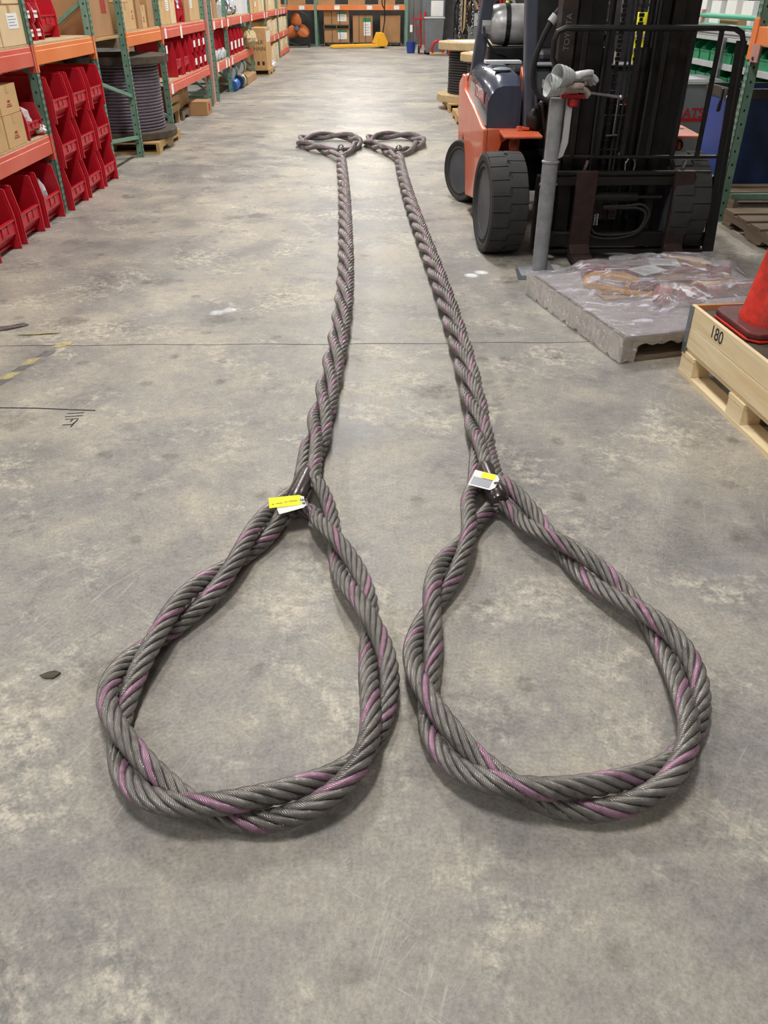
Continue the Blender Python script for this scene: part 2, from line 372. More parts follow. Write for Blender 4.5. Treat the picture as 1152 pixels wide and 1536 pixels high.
# ---------------------------------------------------------------- room shell
def struct(name, mb, mat):
    o = mb.build(name, mat); o['kind'] = 'structure'; return o
r_ = ROOM
fl = struct('floor', MB().box(r_['x0'], r_['x1'], r_['y0'], r_['y1'], -.2, 0), 'floor')
struct('ceiling', MB().box(r_['x0'], r_['x1'], r_['y0'], r_['y1'], r_['h'], r_['h'] + .2), 'ceil')
struct('wall_left', MB().box(r_['x0'] - .2, r_['x0'], r_['y0'], r_['y1'], 0, r_['h']), 'wall_grey')
struct('wall_right', MB().box(r_['x1'], r_['x1'] + .2, r_['y0'], r_['y1'], 0, r_['h']), 'wall_grey')
struct('wall_back', MB().box(r_['x0'], r_['x1'], r_['y1'], r_['y1'] + .2, 0, r_['h']), 'dark_wall')
struct('wall_front', MB().box(r_['x0'], r_['x1'], r_['y0'] - .2, r_['y0'], 0, r_['h']), 'wall_grey')
# saw-cut joint across the slab, slightly wavering
jm = MB(); px = None
for k in range(61):
    x = -4 + 8 * k / 60; y = 4.245 + .006 * math.sin(k * 1.3) + .004 * math.sin(k * .37)
    wd = .003 + .0018 * rng.random()
    if px: jm.add([(px[0], px[1] - px[2], .0006), (x, y - wd, .0006), (x, y + wd, .0006), (px[0], px[1] + px[2], .0006)], [(0, 1, 2, 3)])
    px = (x, y, wd)
jo = jm.build('joint', 'flange_dark', fl)

# ---------------------------------------------------------------- the two wire rope slings
RR = .0285
def catmull(P, step):
    P = np.array(P, float); Q = [2 * P[0] - P[1]] + list(P) + [2 * P[-1] - P[-2]]; out = []
    for i in range(1, len(Q) - 2):
        p0, p1, p2, p3 = Q[i - 1], Q[i], Q[i + 1], Q[i + 2]
        n = max(2, int(np.linalg.norm(p2 - p1) / .01))
        for k in range(n):
            t = k / n; out.append(.5 * ((2 * p1) + (-p0 + p2) * t + (2 * p0 - 5 * p1 + 4 * p2 - p3) * t * t + (-p0 + 3 * p1 - 3 * p2 + p3) * t ** 3))
    out.append(P[-1]); out = np.array(out)
    return resample(out, step)
def resample(out, step):
    s = np.concatenate([[0], np.cumsum(np.linalg.norm(np.diff(out, axis=0), axis=1))]); n = max(3, int(round(s[-1] / step)) + 1)
    t = np.linspace(0, s[-1], n); return np.stack([np.interp(t, s, out[:, k]) for k in range(out.shape[1])], 1)
def frames(P):
    T = np.gradient(P, axis=0); T /= np.linalg.norm(T, axis=1)[:, None]
    S = np.cross(T, (0, 0, 1.0)); S /= np.linalg.norm(S, axis=1)[:, None] + 1e-9; return T, S, np.cross(S, T)
def arclen(P): return np.concatenate([[0], np.cumsum(np.linalg.norm(np.diff(P, axis=0), axis=1))])
def helix(C, r, phi):
    T, S, U = frames(C); return C + r * (np.cos(phi)[:, None] * S + np.sin(phi)[:, None] * U)
def sweep(name, P, r, n, mat, parent, vscale=1.0):
    T, S, U = frames(P); N = len(P); a = np.arange(n) * 2 * PI / n
    V = P[:, None, :] + r * (np.cos(a)[None, :, None] * S[:, None, :] + np.sin(a)[None, :, None] * U[:, None, :])
    i = np.arange(N - 1)[:, None]; k = np.arange(n)[None, :]; k2 = (k + 1) % n
    F = np.stack([i * n + k, i * n + k2, (i + 1) * n + k2, (i + 1) * n + k], -1).reshape(-1, 4)
    ln = arclen(P) * vscale
    uu = np.broadcast_to(k / n, (N - 1, n)); u2 = np.broadcast_to((k + 1) / n, (N - 1, n))
    v0 = np.broadcast_to(ln[:-1, None], (N - 1, n)); v1 = np.broadcast_to(ln[1:, None], (N - 1, n))
    UV = np.stack([np.stack([uu, v0], -1), np.stack([u2, v0], -1), np.stack([u2, v1], -1), np.stack([uu, v1], -1)], 2).reshape(-1, 2)
    me = bpy.data.meshes.new(name); me.vertices.add(N * n); me.vertices.foreach_set('co', V.reshape(-1))
    nf = len(F); me.loops.add(nf * 4); me.loops.foreach_set('vertex_index', F.reshape(-1)); me.polygons.add(nf)
    me.polygons.foreach_set('loop_start', np.arange(nf) * 4); me.polygons.foreach_set('loop_total', np.full(nf, 4))
    me.polygons.foreach_set('use_smooth', np.ones(nf, bool)); me.update(calc_edges=True)
    uv = me.uv_layers.new(name='UVMap'); uv.data.foreach_set('uv', UV.reshape(-1)); me.materials.append(M[mat])
    o = bpy.data.objects.new(name, me); col.objects.link(o); o.parent = parent; return o
def wire_rope(path, root, ph0):
    """one wire rope: dark core with six strands laid round it (right-hand lay), one strand painted pink"""
    C = resample(path, .012); core = sweep('wire_rope', C, .016, 6, 'rope_core', root)
    s = arclen(C)
    for k in range(6):
        phi = ph0 + k * PI / 3 - 2 * PI * s / .265
        o = sweep('strand', helix(C, .0196, phi), .0097, 8, 'strand_pink' if k == 0 else 'strand', core)
        if k == 0: o['label'] = 'strand painted faded pink as a marker'
    return core
def make_eye(E, anchor, pitch, phi_anchor, start_phase=None):
    C = catmull([(x, y, .061) for x, y in E], .012); s = arclen(C)
    i0 = int(np.argmin(np.linalg.norm(C[:, :2] - np.array(anchor), axis=1)))
    phi = phi_anchor + 2 * PI * (s - s[i0]) / pitch
    a = helix(C, RR * 1.03, phi); b = helix(C, RR * 1.03, phi + PI); return C, s, phi, a, b
def bridge(*segs):
    """join sampled runs with a smooth curve, thinning each run to control points"""
    pts = []
    for g in segs:
        g = np.asarray(g, float); k = max(1, int(.05 / max(1e-6, np.linalg.norm(g[1] - g[0])))) if len(g) > 2 else 1
        q = list(g[::k]) if len(g) > 2 else list(g)
        pts += q
    return catmull(pts, .012)
def make_sling(name, label, body, near, far, anchor_n, ferr_n, ferr_f, ph_body):
    root = thing(name, label, 'sling', (body[0][0], body[0][1], 0), 0); ox = np.array([body[0][0], body[0][1], 0])
    B = catmull([(x, y, .063) for x, y in body], .02); sb = arclen(B); L = sb[-1]
    pitch = 1.0 + 0 * sb
    phi = ph_body + 2 * PI * sb / .98
    rad = RR * 1.12 + 0 * sb
    legs = [helix(B, RR * 1.15, phi + k * 2 * PI / 3) for k in range(3)]
    Cn, sn, phn, an, bn = make_eye(near, anchor_n, .86, PI / 2)
    Cf, sf, phf, af, bf = make_eye(far, far[len(far) // 3], .86, 0)
    Ln, Lf = sn[-1], sf[-1]
    def cut(P, s, lo, hi): return P[(s >= lo) & (s <= hi)]
    # which leg lies to the left (-x) at the near end
    left = min(range(3), key=lambda k: legs[k][3][0]); right = max(range(3), key=lambda k: legs[k][3][0]); mid = 3 - left - right
    lf = min(range(3), key=lambda k: legs[k][-3][0]); rf = max((k for k in range(3) if k != lf), key=lambda k: legs[k][-3][0])
    fn0, fn1 = np.array(ferr_n[0] + (.058,)), np.array(ferr_n[1] + (.058,)); ff0, ff1 = np.array(ferr_f[0] + (.058,)), np.array(ferr_f[1] + (.058,))
    dn_ = (fn0 - fn1) / np.linalg.norm(fn0 - fn1); df_ = (ff0 - ff1) / np.linalg.norm(ff0 - ff1)
    # the eye is walked left arm -> tip -> right arm; at each end one rope runs into the body, its twin into the sleeve
    nearL, nearR = an, bn
    fin_R = np.array([nearL[(sn > Ln - .30)][0] * 0 + fn1 + dn_ * .03 + np.array([.012, 0, .006])])
    fin_L = np.array([fn1 + dn_ * .03 + np.array([-.018, 0, -.016])])
    runL = [cut(nearL, sn, .16, Ln - .40), fin_R]
    runR = [cut(nearR, sn, .42, Ln - .16)[::-1], fin_L]
    farfin_R = np.array([ff1 + df_ * .03 + np.array([.012, 0, 0])]); farfin_L = np.array([ff1 + df_ * .03 + np.array([-.018, 0, -.014])])
    farL = [cut(af, sf, .16, Lf - .40), farfin_R]
    farR = [cut(bf, sf, .42, Lf - .16)[::-1], farfin_L]
    sbm = (sb > .10) & (sb < L - .12)
    for k in range(3):
        leg = legs[k][sbm]
        head = runL if k == left else runR if k == right else [np.array([fn1, fn0])]
        # walk: near end (reversed) -> body -> far end
        start = [np.asarray(g)[::-1] for g in head[::-1]]
        tail = farL if k == lf else farR if k == rf else [np.array([ff0, ff1])]
        path = bridge(*start, leg, *tail)
        path[:, 2] = np.maximum(path[:, 2], RR + .001)
        wire_rope(path - ox, root, .9 + 1.7 * k)
    for f0, f1, nm in ((fn0, fn1, 'near'), (ff0, ff1, 'far')):
        d = Vector(f0 - f1).normalized(); a = Vector(f1) - Vector(ox); b = Vector(f0) - Vector(ox); m = MB()
        rs = (.030, .041, .041, .040, .032, .022); ts = (0, .06, .3, .8, .93, 1.0)
        m.tube([tuple(a + (b - a) * t + Vector((0, 0, .020))) for t in ts], list(rs), 14); m.build('swaged_sleeve', 'sleeve_steel', root, smooth=True)
        t_ = m_ = None
    return root
Ln = [(-0.253, 2.821), (-0.308, 2.623), (-0.381, 2.339), (-0.478, 2.105), (-0.562, 1.933), (-0.633, 1.779), (-0.687, 1.64), (-0.696, 1.514), (-0.665, 1.399), (-0.606, 1.300), (-0.541, 1.233), (-0.452, 1.18), (-0.347, 1.158), (-0.255, 1.164), (-0.179, 1.187), (-0.094, 1.24), (-0.028, 1.328), (0.006, 1.454), (0.012, 1.61), (-0.008, 1.768), (-0.037, 1.924), (-0.093, 2.098), (-0.166, 2.336), (-0.225, 2.611), (-0.253, 2.821)]
Rn = [(0.445, 2.798), (0.397, 2.528), (0.335, 2.285), (0.247, 2.074), (0.181, 1.904), (0.152, 1.766), (0.136, 1.627), (0.140, 1.5), (0.168, 1.385), (0.227, 1.288), (0.317, 1.222), (0.406, 1.186), (0.501, 1.178), (0.601, 1.196), (0.700, 1.245), (0.788, 1.335), (0.848, 1.464), (0.871, 1.614), (0.848, 1.764), (0.780, 1.927), (0.684, 2.111), (0.575, 2.336), (0.500, 2.599), (0.445, 2.798)]
LB = [(-0.252, 2.80), (-0.232, 3.119), (-0.217, 3.392), (-0.196, 3.789), (-0.178, 4.264), (-0.168, 4.843), (-0.173, 5.564), (-0.197, 6.486), (-0.235, 7.707), (-0.288, 9.012), (-0.344, 10.15)]
RB = [(0.452, 2.80), (0.468, 3.1), (0.478, 3.462), (0.482, 3.786), (0.478, 4.253), (0.466, 4.832), (0.443, 5.553), (0.408, 6.476), (0.369, 7.697), (0.346, 9.002), (0.343, 10.1)]
LF = [(-0.344, 10.184), (-0.523, 10.475), (-0.793, 10.886), (-0.905, 11.213), (-0.843, 11.505), (-0.663, 11.64), (-0.44, 11.666), (-0.234, 11.533), (-0.13, 11.143), (-0.196, 10.74), (-0.293, 10.373), (-0.344, 10.184)]
RF = [(0.345, 10.126), (0.194, 10.512), (0.046, 10.925), (-0.03, 11.198), (0.037, 11.539), (0.197, 11.655), (0.397, 11.712), (0.588, 11.559), (0.7, 11.185), (0.567, 10.759), (0.418, 10.361), (0.345, 10.126)]
slingL = make_sling('wire_rope_sling', 'left of two long braided wire rope slings, eye under the flat yellow tag', LB, Ln, LF,
                    (-.668, 1.400), ((-.248, 2.70), (-.296, 2.43)), ((-.345, 10.30), (-.35, 10.55)), .4)
slingR = make_sling('wire_rope_sling', 'right braided wire rope sling running past the forklift, with white and yellow tag', RB, Rn, RF,
                    (.128, 1.47), ((.446, 2.73), (.468, 2.45)), ((.345, 10.25), (.36, 10.5)), 1.3)
# tags wired to the sleeves
def tag_plate(name, mat, c, along, across, ln, wd, parent, lines, label=None, notch=False):
    a = Vector(along).normalized(); b = Vector(across).normalized(); n = a.cross(b).normalized(); b = n.cross(a)
    c = Vector(c); q = lambda u, v, h: tuple(c + a * u + b * v + n * h)
    sh = [(-.5, -.5), (.36, -.5), (.5, -.28), (.5, .28), (.36, .5), (-.5, .5)]
    m = MB(); k = len(sh); m.add([q(u * ln, v * wd, 0) for u, v in sh] + [q(u * ln, v * wd, .0016) for u, v in sh],
        [tuple(range(k - 1, -1, -1)), tuple(range(k, 2 * k))] + [(i, (i + 1) % k, k + (i + 1) % k, k + i) for i in range(k)])
    o = m.build(name, mat, parent, label=label)
    for cm, rows in lines:
        m2 = MB()
        for (u0, u1, v0, v1) in rows: m2.add([q(u0 * ln, v0 * wd, .0021), q(u1 * ln, v0 * wd, .0021), q(u1 * ln, v1 * wd, .0021), q(u0 * ln, v1 * wd, .0021)], [(0, 1, 2, 3)])
        m2.build('print', cm, o)
    m3 = MB(); e = c + a * (ln * .43) + n * .003
    m3.lathe([(.006, 0), (.0035, 0), (.0035, .001), (.006, .001)], tuple(e), 10); m3.build('eyelet', 'steel', o)
    return o
tL = thing('rating_tag', 'small yellow plastic tag wired over a white tag on the left sling', 'tag', (-.30, 2.42, .115), 0)
tag_plate('white_plate', 'paper', (.008, -.028, -.010), (1, .32, .12), (-.3, 1, .28), .105, .040, tL, [], 'white tag underneath')
tag_plate('yellow_plate', 'lime', (-.012, -.008, .0), (1, .13, .03), (-.12, 1, .42), .128, .045, tL,
          [('ink_red', [(-.42, -.36, -.2, -.14), (-.30, -.12, -.16, -.11), (-.06, .02, -.1, -.05), (.06, .3, -.06, -.02)]), ('paper', [(.40, .5, -.4, .3)])], 'yellow tag with faint red print')
m = MB(); m.tube([(.045, 0, -.004), (.06, -.01, .012), (.068, -.03, -.002), (.058, -.035, -.03), (.045, -.02, -.02), (.045, 0, -.004)], .0025, 6, False); m.build('wire_tie', 'steel', tL, smooth=True)
tR = thing('rating_tag', 'white and yellow metal tag wired onto the right sling', 'tag', (.42, 2.53, .125), 0)
tag_plate('print_plate', 'paper', (0, 0, 0), (1, -.62, .05), (.6, 1, .55), .105, .072, tR,
          [('ink_blue', [(-.44, .30, -.40 + .085 * k, -.36 + .085 * k) for k in range(6)]), ('lime', [(-.20, .34, .14, .48)]), ('ink_red', [(-.1, .3, .08, .11)])], 'white plate printed with blue lines and a yellow band')
m = MB(); m.tube([(.04, -.02, .004), (.055, -.035, .012), (.075, -.05, .0), (.08, -.07, -.03), (.06, -.06, -.035), (.045, -.03, -.01)], .0028, 6); m.build('wire_tie', 'steel', tR, smooth=True)

# ---------------------------------------------------------------- marks and litter on the floor
ft = thing('floor_tape', 'worn yellow and black striped hazard tape remnant on the floor by the joint', 'tape', (-1.86, 3.9, 0))
pts = [(-1.80 - .05 * (i / 7) ** .8, 4.20 - .085 * i) for i in range(9)]
for i, (x, y) in enumerate([(-1.74, 4.26), (-1.785, 4.13), (-1.83, 4.02), (-1.845, 3.925), (-1.87, 3.83), (-1.885, 3.745), (-1.90, 3.665), (-1.915, 3.585), (-1.925, 3.51)]):
    m = MB(); n = 8; vs = []
    for u, v in ((-1, -1), (-.1, -1), (1, -1), (1, 0), (1, 1), (.2, 1), (-1, 1), (-1, .1)):
        u += rng.uniform(-.25, .25); v += rng.uniform(-.2, .2); vs.append((x + 1.86 + .032 * u + .012 * v, y - 3.9 + .042 * v + .006 * u, .0011))
    m.add(vs, [tuple(range(n))]); m.build('tape_patch', 'tape_yellow' if i % 2 == 0 else 'tape_black', ft)
mk = thing('floor_writing', 'black marker line and FT tally strokes drawn on the concrete', 'marking', (-1.5, 3.4, 0))
def stroke(mb, a, b, w=.006): mb.bar((a[0] + 1.5, a[1] - 3.4, .0008), (b[0] + 1.5, b[1] - 3.4, .0008), w, .0008)
m = MB(); P_ = [(-2.6, 3.462), (-1.9, 3.452), (-1.60, 3.441), (-1.46, 3.425), (-1.312, 3.410)]
for a, b in zip(P_, P_[1:]): stroke(m, a, b, .010)
m.build('marker_line', 'ink', mk)
for k, (a, b) in enumerate((((-1.432, 3.378), (-1.358, 3.388)), ((-1.435, 3.345), (-1.355, 3.358)), ((-1.425, 3.318), (-1.365, 3.327)), ((-1.42, 3.262), (-1.37, 3.268)), ((-1.365, 3.345 - .028), (-1.372, 3.272)),
                            ((-1.39, 3.318), (-1.392, 3.295)), ((-1.372, 3.285), (-1.374, 3.24)))):
    m = MB(); stroke(m, a, b, .007); m.build('marker_stroke', 'ink', mk)
def litter(name, label, loc, pts, mat, th=.004):
    m = MB(); k = len(pts); m.add([(x, y, .001 + .006 * rng.random()) for x, y in pts] + [(x, y, th + .008 * rng.random()) for x, y in pts],
        [tuple(range(k - 1, -1, -1)), tuple(range(k, 2 * k))] + [(i, (i + 1) % k, k + (i + 1) % k, k + i) for i in range(k)])
    o = m.build(name, mat); o.location = loc; return tag(o, label, 'litter')
litter('dry_leaf', 'small curled dry leaf lying left of the near sling eye', (-.938, 1.66, 0), [(-.03, 0), (-.012, .012), (.012, .014), (.03, .008), (.012, -.012), (-.012, -.010)], 'flange_dark')
litter('crumpled_wrapper', 'torn foil wrapper scrap at the left edge, above the floor joint', (-2.12, 4.52, 0), [(-.10, -.05), (-.02, -.03), (.05, .02), (.08, .05), (.05, .06), (.0, .03), (-.08, .0)], 'metal_part', .008)
litter('tape_scrap', 'thin sliver of yellowed tape lying just above the floor joint', (-1.93, 4.42, 0), [(-.14, -.015), (-.02, -.01), (.10, .008), (.13, .02), (.04, .022), (-.06, .012)], 'tape_yellow')

# ---------------------------------------------------------------- pallet racking, left side
XF = -2.74
def post_parts(root, x, y, ztop, zdark=None, name='upright_post', side='L', holes=True):
    """open channel post, front face towards the aisle (+x for side L), teardrop slots laid on it as dark flats"""
    sg = 1 if side == 'L' else -1
    xb = x - sg * .07; m = MB(); lo, hi = min(x, xb), max(x, xb)
    m.box(min(x, x - sg * .004), max(x, x - sg * .004), y - .038, y + .038, 0, ztop)
    m.box(lo, hi, y - .038, y - .034, 0, ztop); m.box(lo, hi, y + .034, y + .038, 0, ztop)
    m.box(min(xb, xb + sg * .004), max(xb, xb + sg * .004), y - .034, y - .020, 0, ztop); m.box(min(xb, xb + sg * .004), max(xb, xb + sg * .004), y + .020, y + .034, 0, ztop)
    m.box(lo - .015, hi + .015, y - .05, y + .05, 0, .006)
    p = m.build(name, 'green_post', root)
    if holes:
        h = MB(); nz = int(ztop / .0508)
        for k in range(1, nz):
            z = .0508 * k
            for dy in (-.019, .019):
                xx = x + sg * .0006
                pts = [(xx, y + dy - .009, z + .013), (xx, y + dy + .009, z + .013), (xx, y + dy + .004, z - .014), (xx, y + dy - .004, z - .014)]
                h.add(pts, [(0, 1, 2, 3)])
            if k % 2:
                c = (x - sg * .035, y - .0386, z); h.add([(c[0] + .009 * math.cos(t), c[1], c[2] + .011 * math.sin(t)) for t in (0, PI / 3, 2 * PI / 3, PI, 4 * PI / 3, 5 * PI / 3)], [tuple(range(6))])
        h.build('slot_shade', 'hole', p, kind='stuff')  # dark flats on the post faces paint in the shade inside the slots
    return p
def beam(root, y0, y1, zt, mat, x=XF, hgt=.138, nm='shelf_beam'):
    m = MB(); m.box(x - .045, x - .004, y0 + .038, y1 - .038, zt - hgt, zt); m.box(x - .05, x - .0, y0 + .040, y1 - .040, zt - hgt, zt - .035)
    b = m.build(nm, mat, root, bevel=.004, seg=1)
    for y, s in ((y0, 1), (y1, -1)):
        c = MB(); c.box(x - .05, x + .004, min(y + s * .036, y + s * .044), max(y + s * .036, y + s * .044), zt - hgt - .05, zt + .008)
        c.box(x - .0, x + .005, min(y - s * .005, y + s * .044), max(y - s * .005, y + s * .044), zt - hgt - .05, zt + .008)
        c.build('beam_connector', mat, b)
    return b
def deck(root, y0, y1, zt, x=XF, dep=1.05, n=2):
    for k in range(n):
        a = y0 + .04 + (y1 - y0 - .08) * k / n; b = y0 + .04 + (y1 - y0 - .08) * (k + 1) / n - .004
        MB().box(x - dep, x - .012 - .004 * (k % 2), a, b, zt + .001, zt + .017).build('shelf_board', 'deck_board', root)
def upright_frame(root, y, ztop, dep=1.07, x=XF, side='L'):
    sg = 1 if side == 'L' else -1
    post_parts(root, x, y, ztop, side=side); post_parts(root, x - sg * dep, y, ztop, side=side, holes=False)
    for k, (za, zb) in enumerate(((.15, .15), (.2, 1.0), (1.1, 1.75), (1.75, 1.75))):
        MB().bar((x - sg * .05, y, za), (x - sg * (dep - .03), y, zb), .035, .035).build('brace', 'green_post', root)
def shelf_tag(root, y, zt, wd=.07, ht=.11, x=XF):
    MB().box(x + .0005, x + .0022, y - wd / 2, y + wd / 2, zt - .135, zt - .135 + ht).build('shelf_label', 'paper', root)

rackA = thing('pallet_rack', 'front left pallet rack with green posts, red and orange beams', 'rack', (XF, 7.48, 0))
class Off(MB): pass
def at_root(root):
    for o in root.children:
        o.location = o.location - root.location
def rack(name, label, frames, bays, tags=(), loc=None):
    root = thing(name, label, 'rack', (XF, frames[0], 0)); return root
# geometry is written in world coordinates; shift parts into the root's frame once built
def localise(root):
    inv = Vector(root.location)
    for o in root.children: o.location = Vector(o.location) - inv
ZT = 1.75
upright_frame(rackA, 7.5, ZT); upright_frame(rackA, 4.2, ZT)
MB_ = None
beam(rackA, 4.2, 7.5, 1.295, 'beam_red'); deck(rackA, 4.2, 7.5, 1.295, n=3); beam(rackA, 4.2, 7.5, .635, 'beam_red'); deck(rackA, 4.2, 7.5, .635, n=3)
beam(rackA, 7.5, 9.21, 1.295, 'beam_orange'); deck(rackA, 7.5, 9.21, 1.295, n=2)
for z in (1.295, .635): MB().box(XF - 1.07, XF - 1.02, 4.24, 7.46, z - .12, z).build('rear_beam', 'beam_red', rackA)
MB().box(XF - 1.07, XF - 1.02, 7.54, 9.17, 1.17, 1.295).build('rear_beam', 'beam_orange', rackA)
localise(rackA)
rackC = thing('rack_frame', 'braced green rack frame set along the aisle before the cable reel', 'rack', (XF, 9.21, 0))
post_parts(rackC, XF, 9.21, ZT); post_parts(rackC, XF, 10.43, ZT)
MB().bar((XF - .035, 9.25, .88), (XF - .035, 10.39, .66), .035, .035).build('brace', 'green_post', rackC)
MB().bar((XF - .035, 9.25, .33), (XF - .035, 10.39, .22), .04, .035).build('brace', 'green_post', rackC)
MB().bar((XF - .05, 9.21, 1.60), (XF - .62, 9.21, 1.22), .04, .035).build('brace', 'green_post', rackC)
for k in range(4): MB().box(XF - 1.0 + .24 * k, XF - .78 + .24 * k, 9.25, 10.39, 1.245, 1.27).build('deck_plank', 'wood_y1', rackC)
for y in (9.3, 10.3): MB().box(XF - 1.0, XF - .06, y - .04, y + .04, 1.15, 1.245).build('cross_beam', 'wood_old0', rackC)
localise(rackC)
rackD = thing('pallet_rack', 'second left pallet rack holding the grey cable reel and cartons', 'rack', (XF, 12.28, 0))
post_parts(rackD, XF, 10.53, ZT) if False else None
upright_frame(rackD, 12.28, ZT); upright_frame(rackD, 15.62, ZT)
beam(rackD, 10.43, 12.28, 1.285, 'beam_orange'); deck(rackD, 10.43, 12.28, 1.285)
beam(rackD, 12.28, 15.62, 1.285, 'beam_red'); deck(rackD, 12.28, 15.62, 1.285, n=3); beam(rackD, 12.28, 15.62, .63, 'beam_red'); deck(rackD, 12.28, 15.62, .63, n=3)
for z in (1.285, .63): MB().box(XF - 1.07, XF - 1.02, 12.3, 15.6, z - .12, z).build('rear_beam', 'beam_red', rackD)
shelf_tag(rackD, 12.5, 1.285, .1, .12); shelf_tag(rackD, 13.55, 1.25, .12, .16); shelf_tag(rackD, 12.48, .62, .13, .13)
localise(rackD)
rackF = thing('pallet_rack', 'far left pallet rack with many white shelf labels on red beams', 'rack', (XF, 16.3, 0))
ys = [16.3, 18.0, 21.7, 25.0, 28.3, 31.6]
for y in ys: upright_frame(rackF, y, ZT)
for a, b in zip(ys, ys[1:]):
    beam(rackF, a, b, 1.27, 'beam_red'); deck(rackF, a, b, 1.27)
    if a != 21.7: beam(rackF, a, b, .60 if a < 21 else .66, 'beam_red'); deck(rackF, a, b, .60 if a < 21 else .66)
    MB().box(XF - 1.07, XF - 1.02, a + .04, b - .04, 1.15, 1.27).build('rear_beam', 'beam_red', rackF)
beam(rackF, 28.3, 31.6, .16, 'beam_red'); deck(rackF, 28.3, 31.6, .16)
for y in (16.5, 17.4, 18.15, 20.0, 21.9, 24.6, 25.2, 27.7, 28.5, 29.4, 30.4): shelf_tag(rackF, y, 1.26, .16, .13)
for y in (16.5, 17.5, 17.85, 18.3): shelf_tag(rackF, y, .6, .14, .14)
for y in (25.5, 26.9, 28.1, 29.8): shelf_tag(rackF, y, .65, .14, .13)
localise(rackF)
pc = MB(); pc.box(-2.90, -2.76, 15.93, 16.07, 0, 6.6); pc.box(-2.95, -2.71, 15.88, 16.12, 0, .012)
o = pc.build('steel_column', 'pink_column', bevel=.01); tag(o, 'square pinkish steel roof column between the two left racks', 'column')

# ---------------------------------------------------------------- red stacking bins
def make_bin(w, d, h, label, group=None, holder=True, paper=False):
    t = thing('stacking_bin', label, 'bin', (0, 0, 0), 0, group); th = .02
    m = MB(); m.box(-d, -.1 * d, 0.01, w - .01, .05 * h, .05 * h + th); m.box(-d, -d + th, 0, w, 0, h)
    prof = [(-d, 0), (0, 0), (0, .56 * h), (-.055 * d, h), (-d, h)]
    for y in (0, w - th): m.prism(prof, 'Y', y, y + th)
    m.build('shell', 'red_bin', t, bevel=.003, seg=1)
    m = MB()
    m.prism([(-th, .27 * h), (0, .27 * h), (0, .50 * h), (-th, .50 * h)], 'Y', th, w - th)
    m.prism([(0, .27 * h), (-th, .27 * h), (-.16 * d - th, .05 * h), (-.16 * d, .05 * h)], 'Y', th, w - th)
    m.build('front_panel', 'red_bin', t)
    m = MB(); m.box(-.018, .010, th * .5, w - th * .5, .485 * h, .51 * h)
    for y in (0, w - th):
        m.bar((.002, y + th / 2, .56 * h), (-.055 * d, y + th / 2, h + .001), th * 1.25, .014); m.bar((-.055 * d, y + th / 2, h), (-d, y + th / 2, h), th * 1.25, .014)
        m.bar((.002, y + th / 2, 0), (.002, y + th / 2, .56 * h), th * 1.25, .014)
    m.build('rim', 'red_bin', t)
    for y, s in ((-.006, 1), (w, 1)):
        for xx in (-.10 * d, -.28 * d): MB().box(xx - .02, xx + .02, y, y + .006, 0.0, h * .96).build('side_rib', 'red_bin', t)
    if holder:
        m = MB(); m.box(0, .008, w * .36, w * .40, .33 * h, .47 * h); m.box(0, .008, w * .62, w * .66, .33 * h, .47 * h); m.box(0, .006, w * .36, w * .66, .31 * h, .335 * h)
        hd = m.build('label_holder', 'red_bin', t)
        MB().box(.001, .003, w * .41, w * .61, .34 * h, .46 * h).build('label_card', 'paper' if paper else 'red_bin', hd)
    return t
binA = make_bin(.42, .56, .43, 'x', 'large red bins on the floor under the near rack')
LA = ['large red floor bin at the left edge, nearest of three under the near rack', 'middle of three large red floor bins under the near left rack',
      'large red floor bin beside the near green post, holding a white pouch']
for k, y in enumerate((5.88, 6.41, 6.935)):
    b = binA if k == 0 else dup(binA); b.location = (XF + .02, y, 0); b['label'] = LA[k]
binB = make_bin(.435, .52, .352, 'x', 'three by three stack of red bins behind the near post', paper=False)
first = True
for r in range(3):
    for c in range(3):
        b = binB if first else dup(binB); first = False
        b.location = (XF + .035, 7.57 + .535 * c, .356 * r)
        b['label'] = 'red bin in the %s row, %s column of the three by three stack' % (['bottom', 'middle', 'top'][r], ['near', 'centre', 'far'][c])
binS = make_bin(.17, .30, .135, 'x', 'small labelled red bins on the upper shelf', holder=False)
MB().box(.001, .003, .03, .14, .03, .085).build('label_card', 'paper', binS)
first = True
for r in range(2):
    for c in range(3):
        b = binS if first else dup(binS); first = False
        b.location = (XF - .16, 7.70 + .185 * c, 1.313 + .137 * r); b['label'] = 'small red bin, %s row and %s column, with white card on orange shelf' % (['lower', 'upper'][r], ['near', 'middle', 'far'][c])
binU = dup(binB, (XF - .2, 8.35, 1.313), None, 'tall ribbed red bin behind the small labelled bins on orange shelf', 'red bins on upper shelves')
binL = make_bin(.34, .5, .24, 'red bin on the lower shelf of the near rack holding clear bagged parts', 'red bins on the lower shelf')
binL.location = (XF - .03, 7.06, .653)
b = dup(binB, (XF - .45, 6.9, .653), None, 'dark red bin in shade at the back of the lower shelf', 'red bins on the lower shelf')

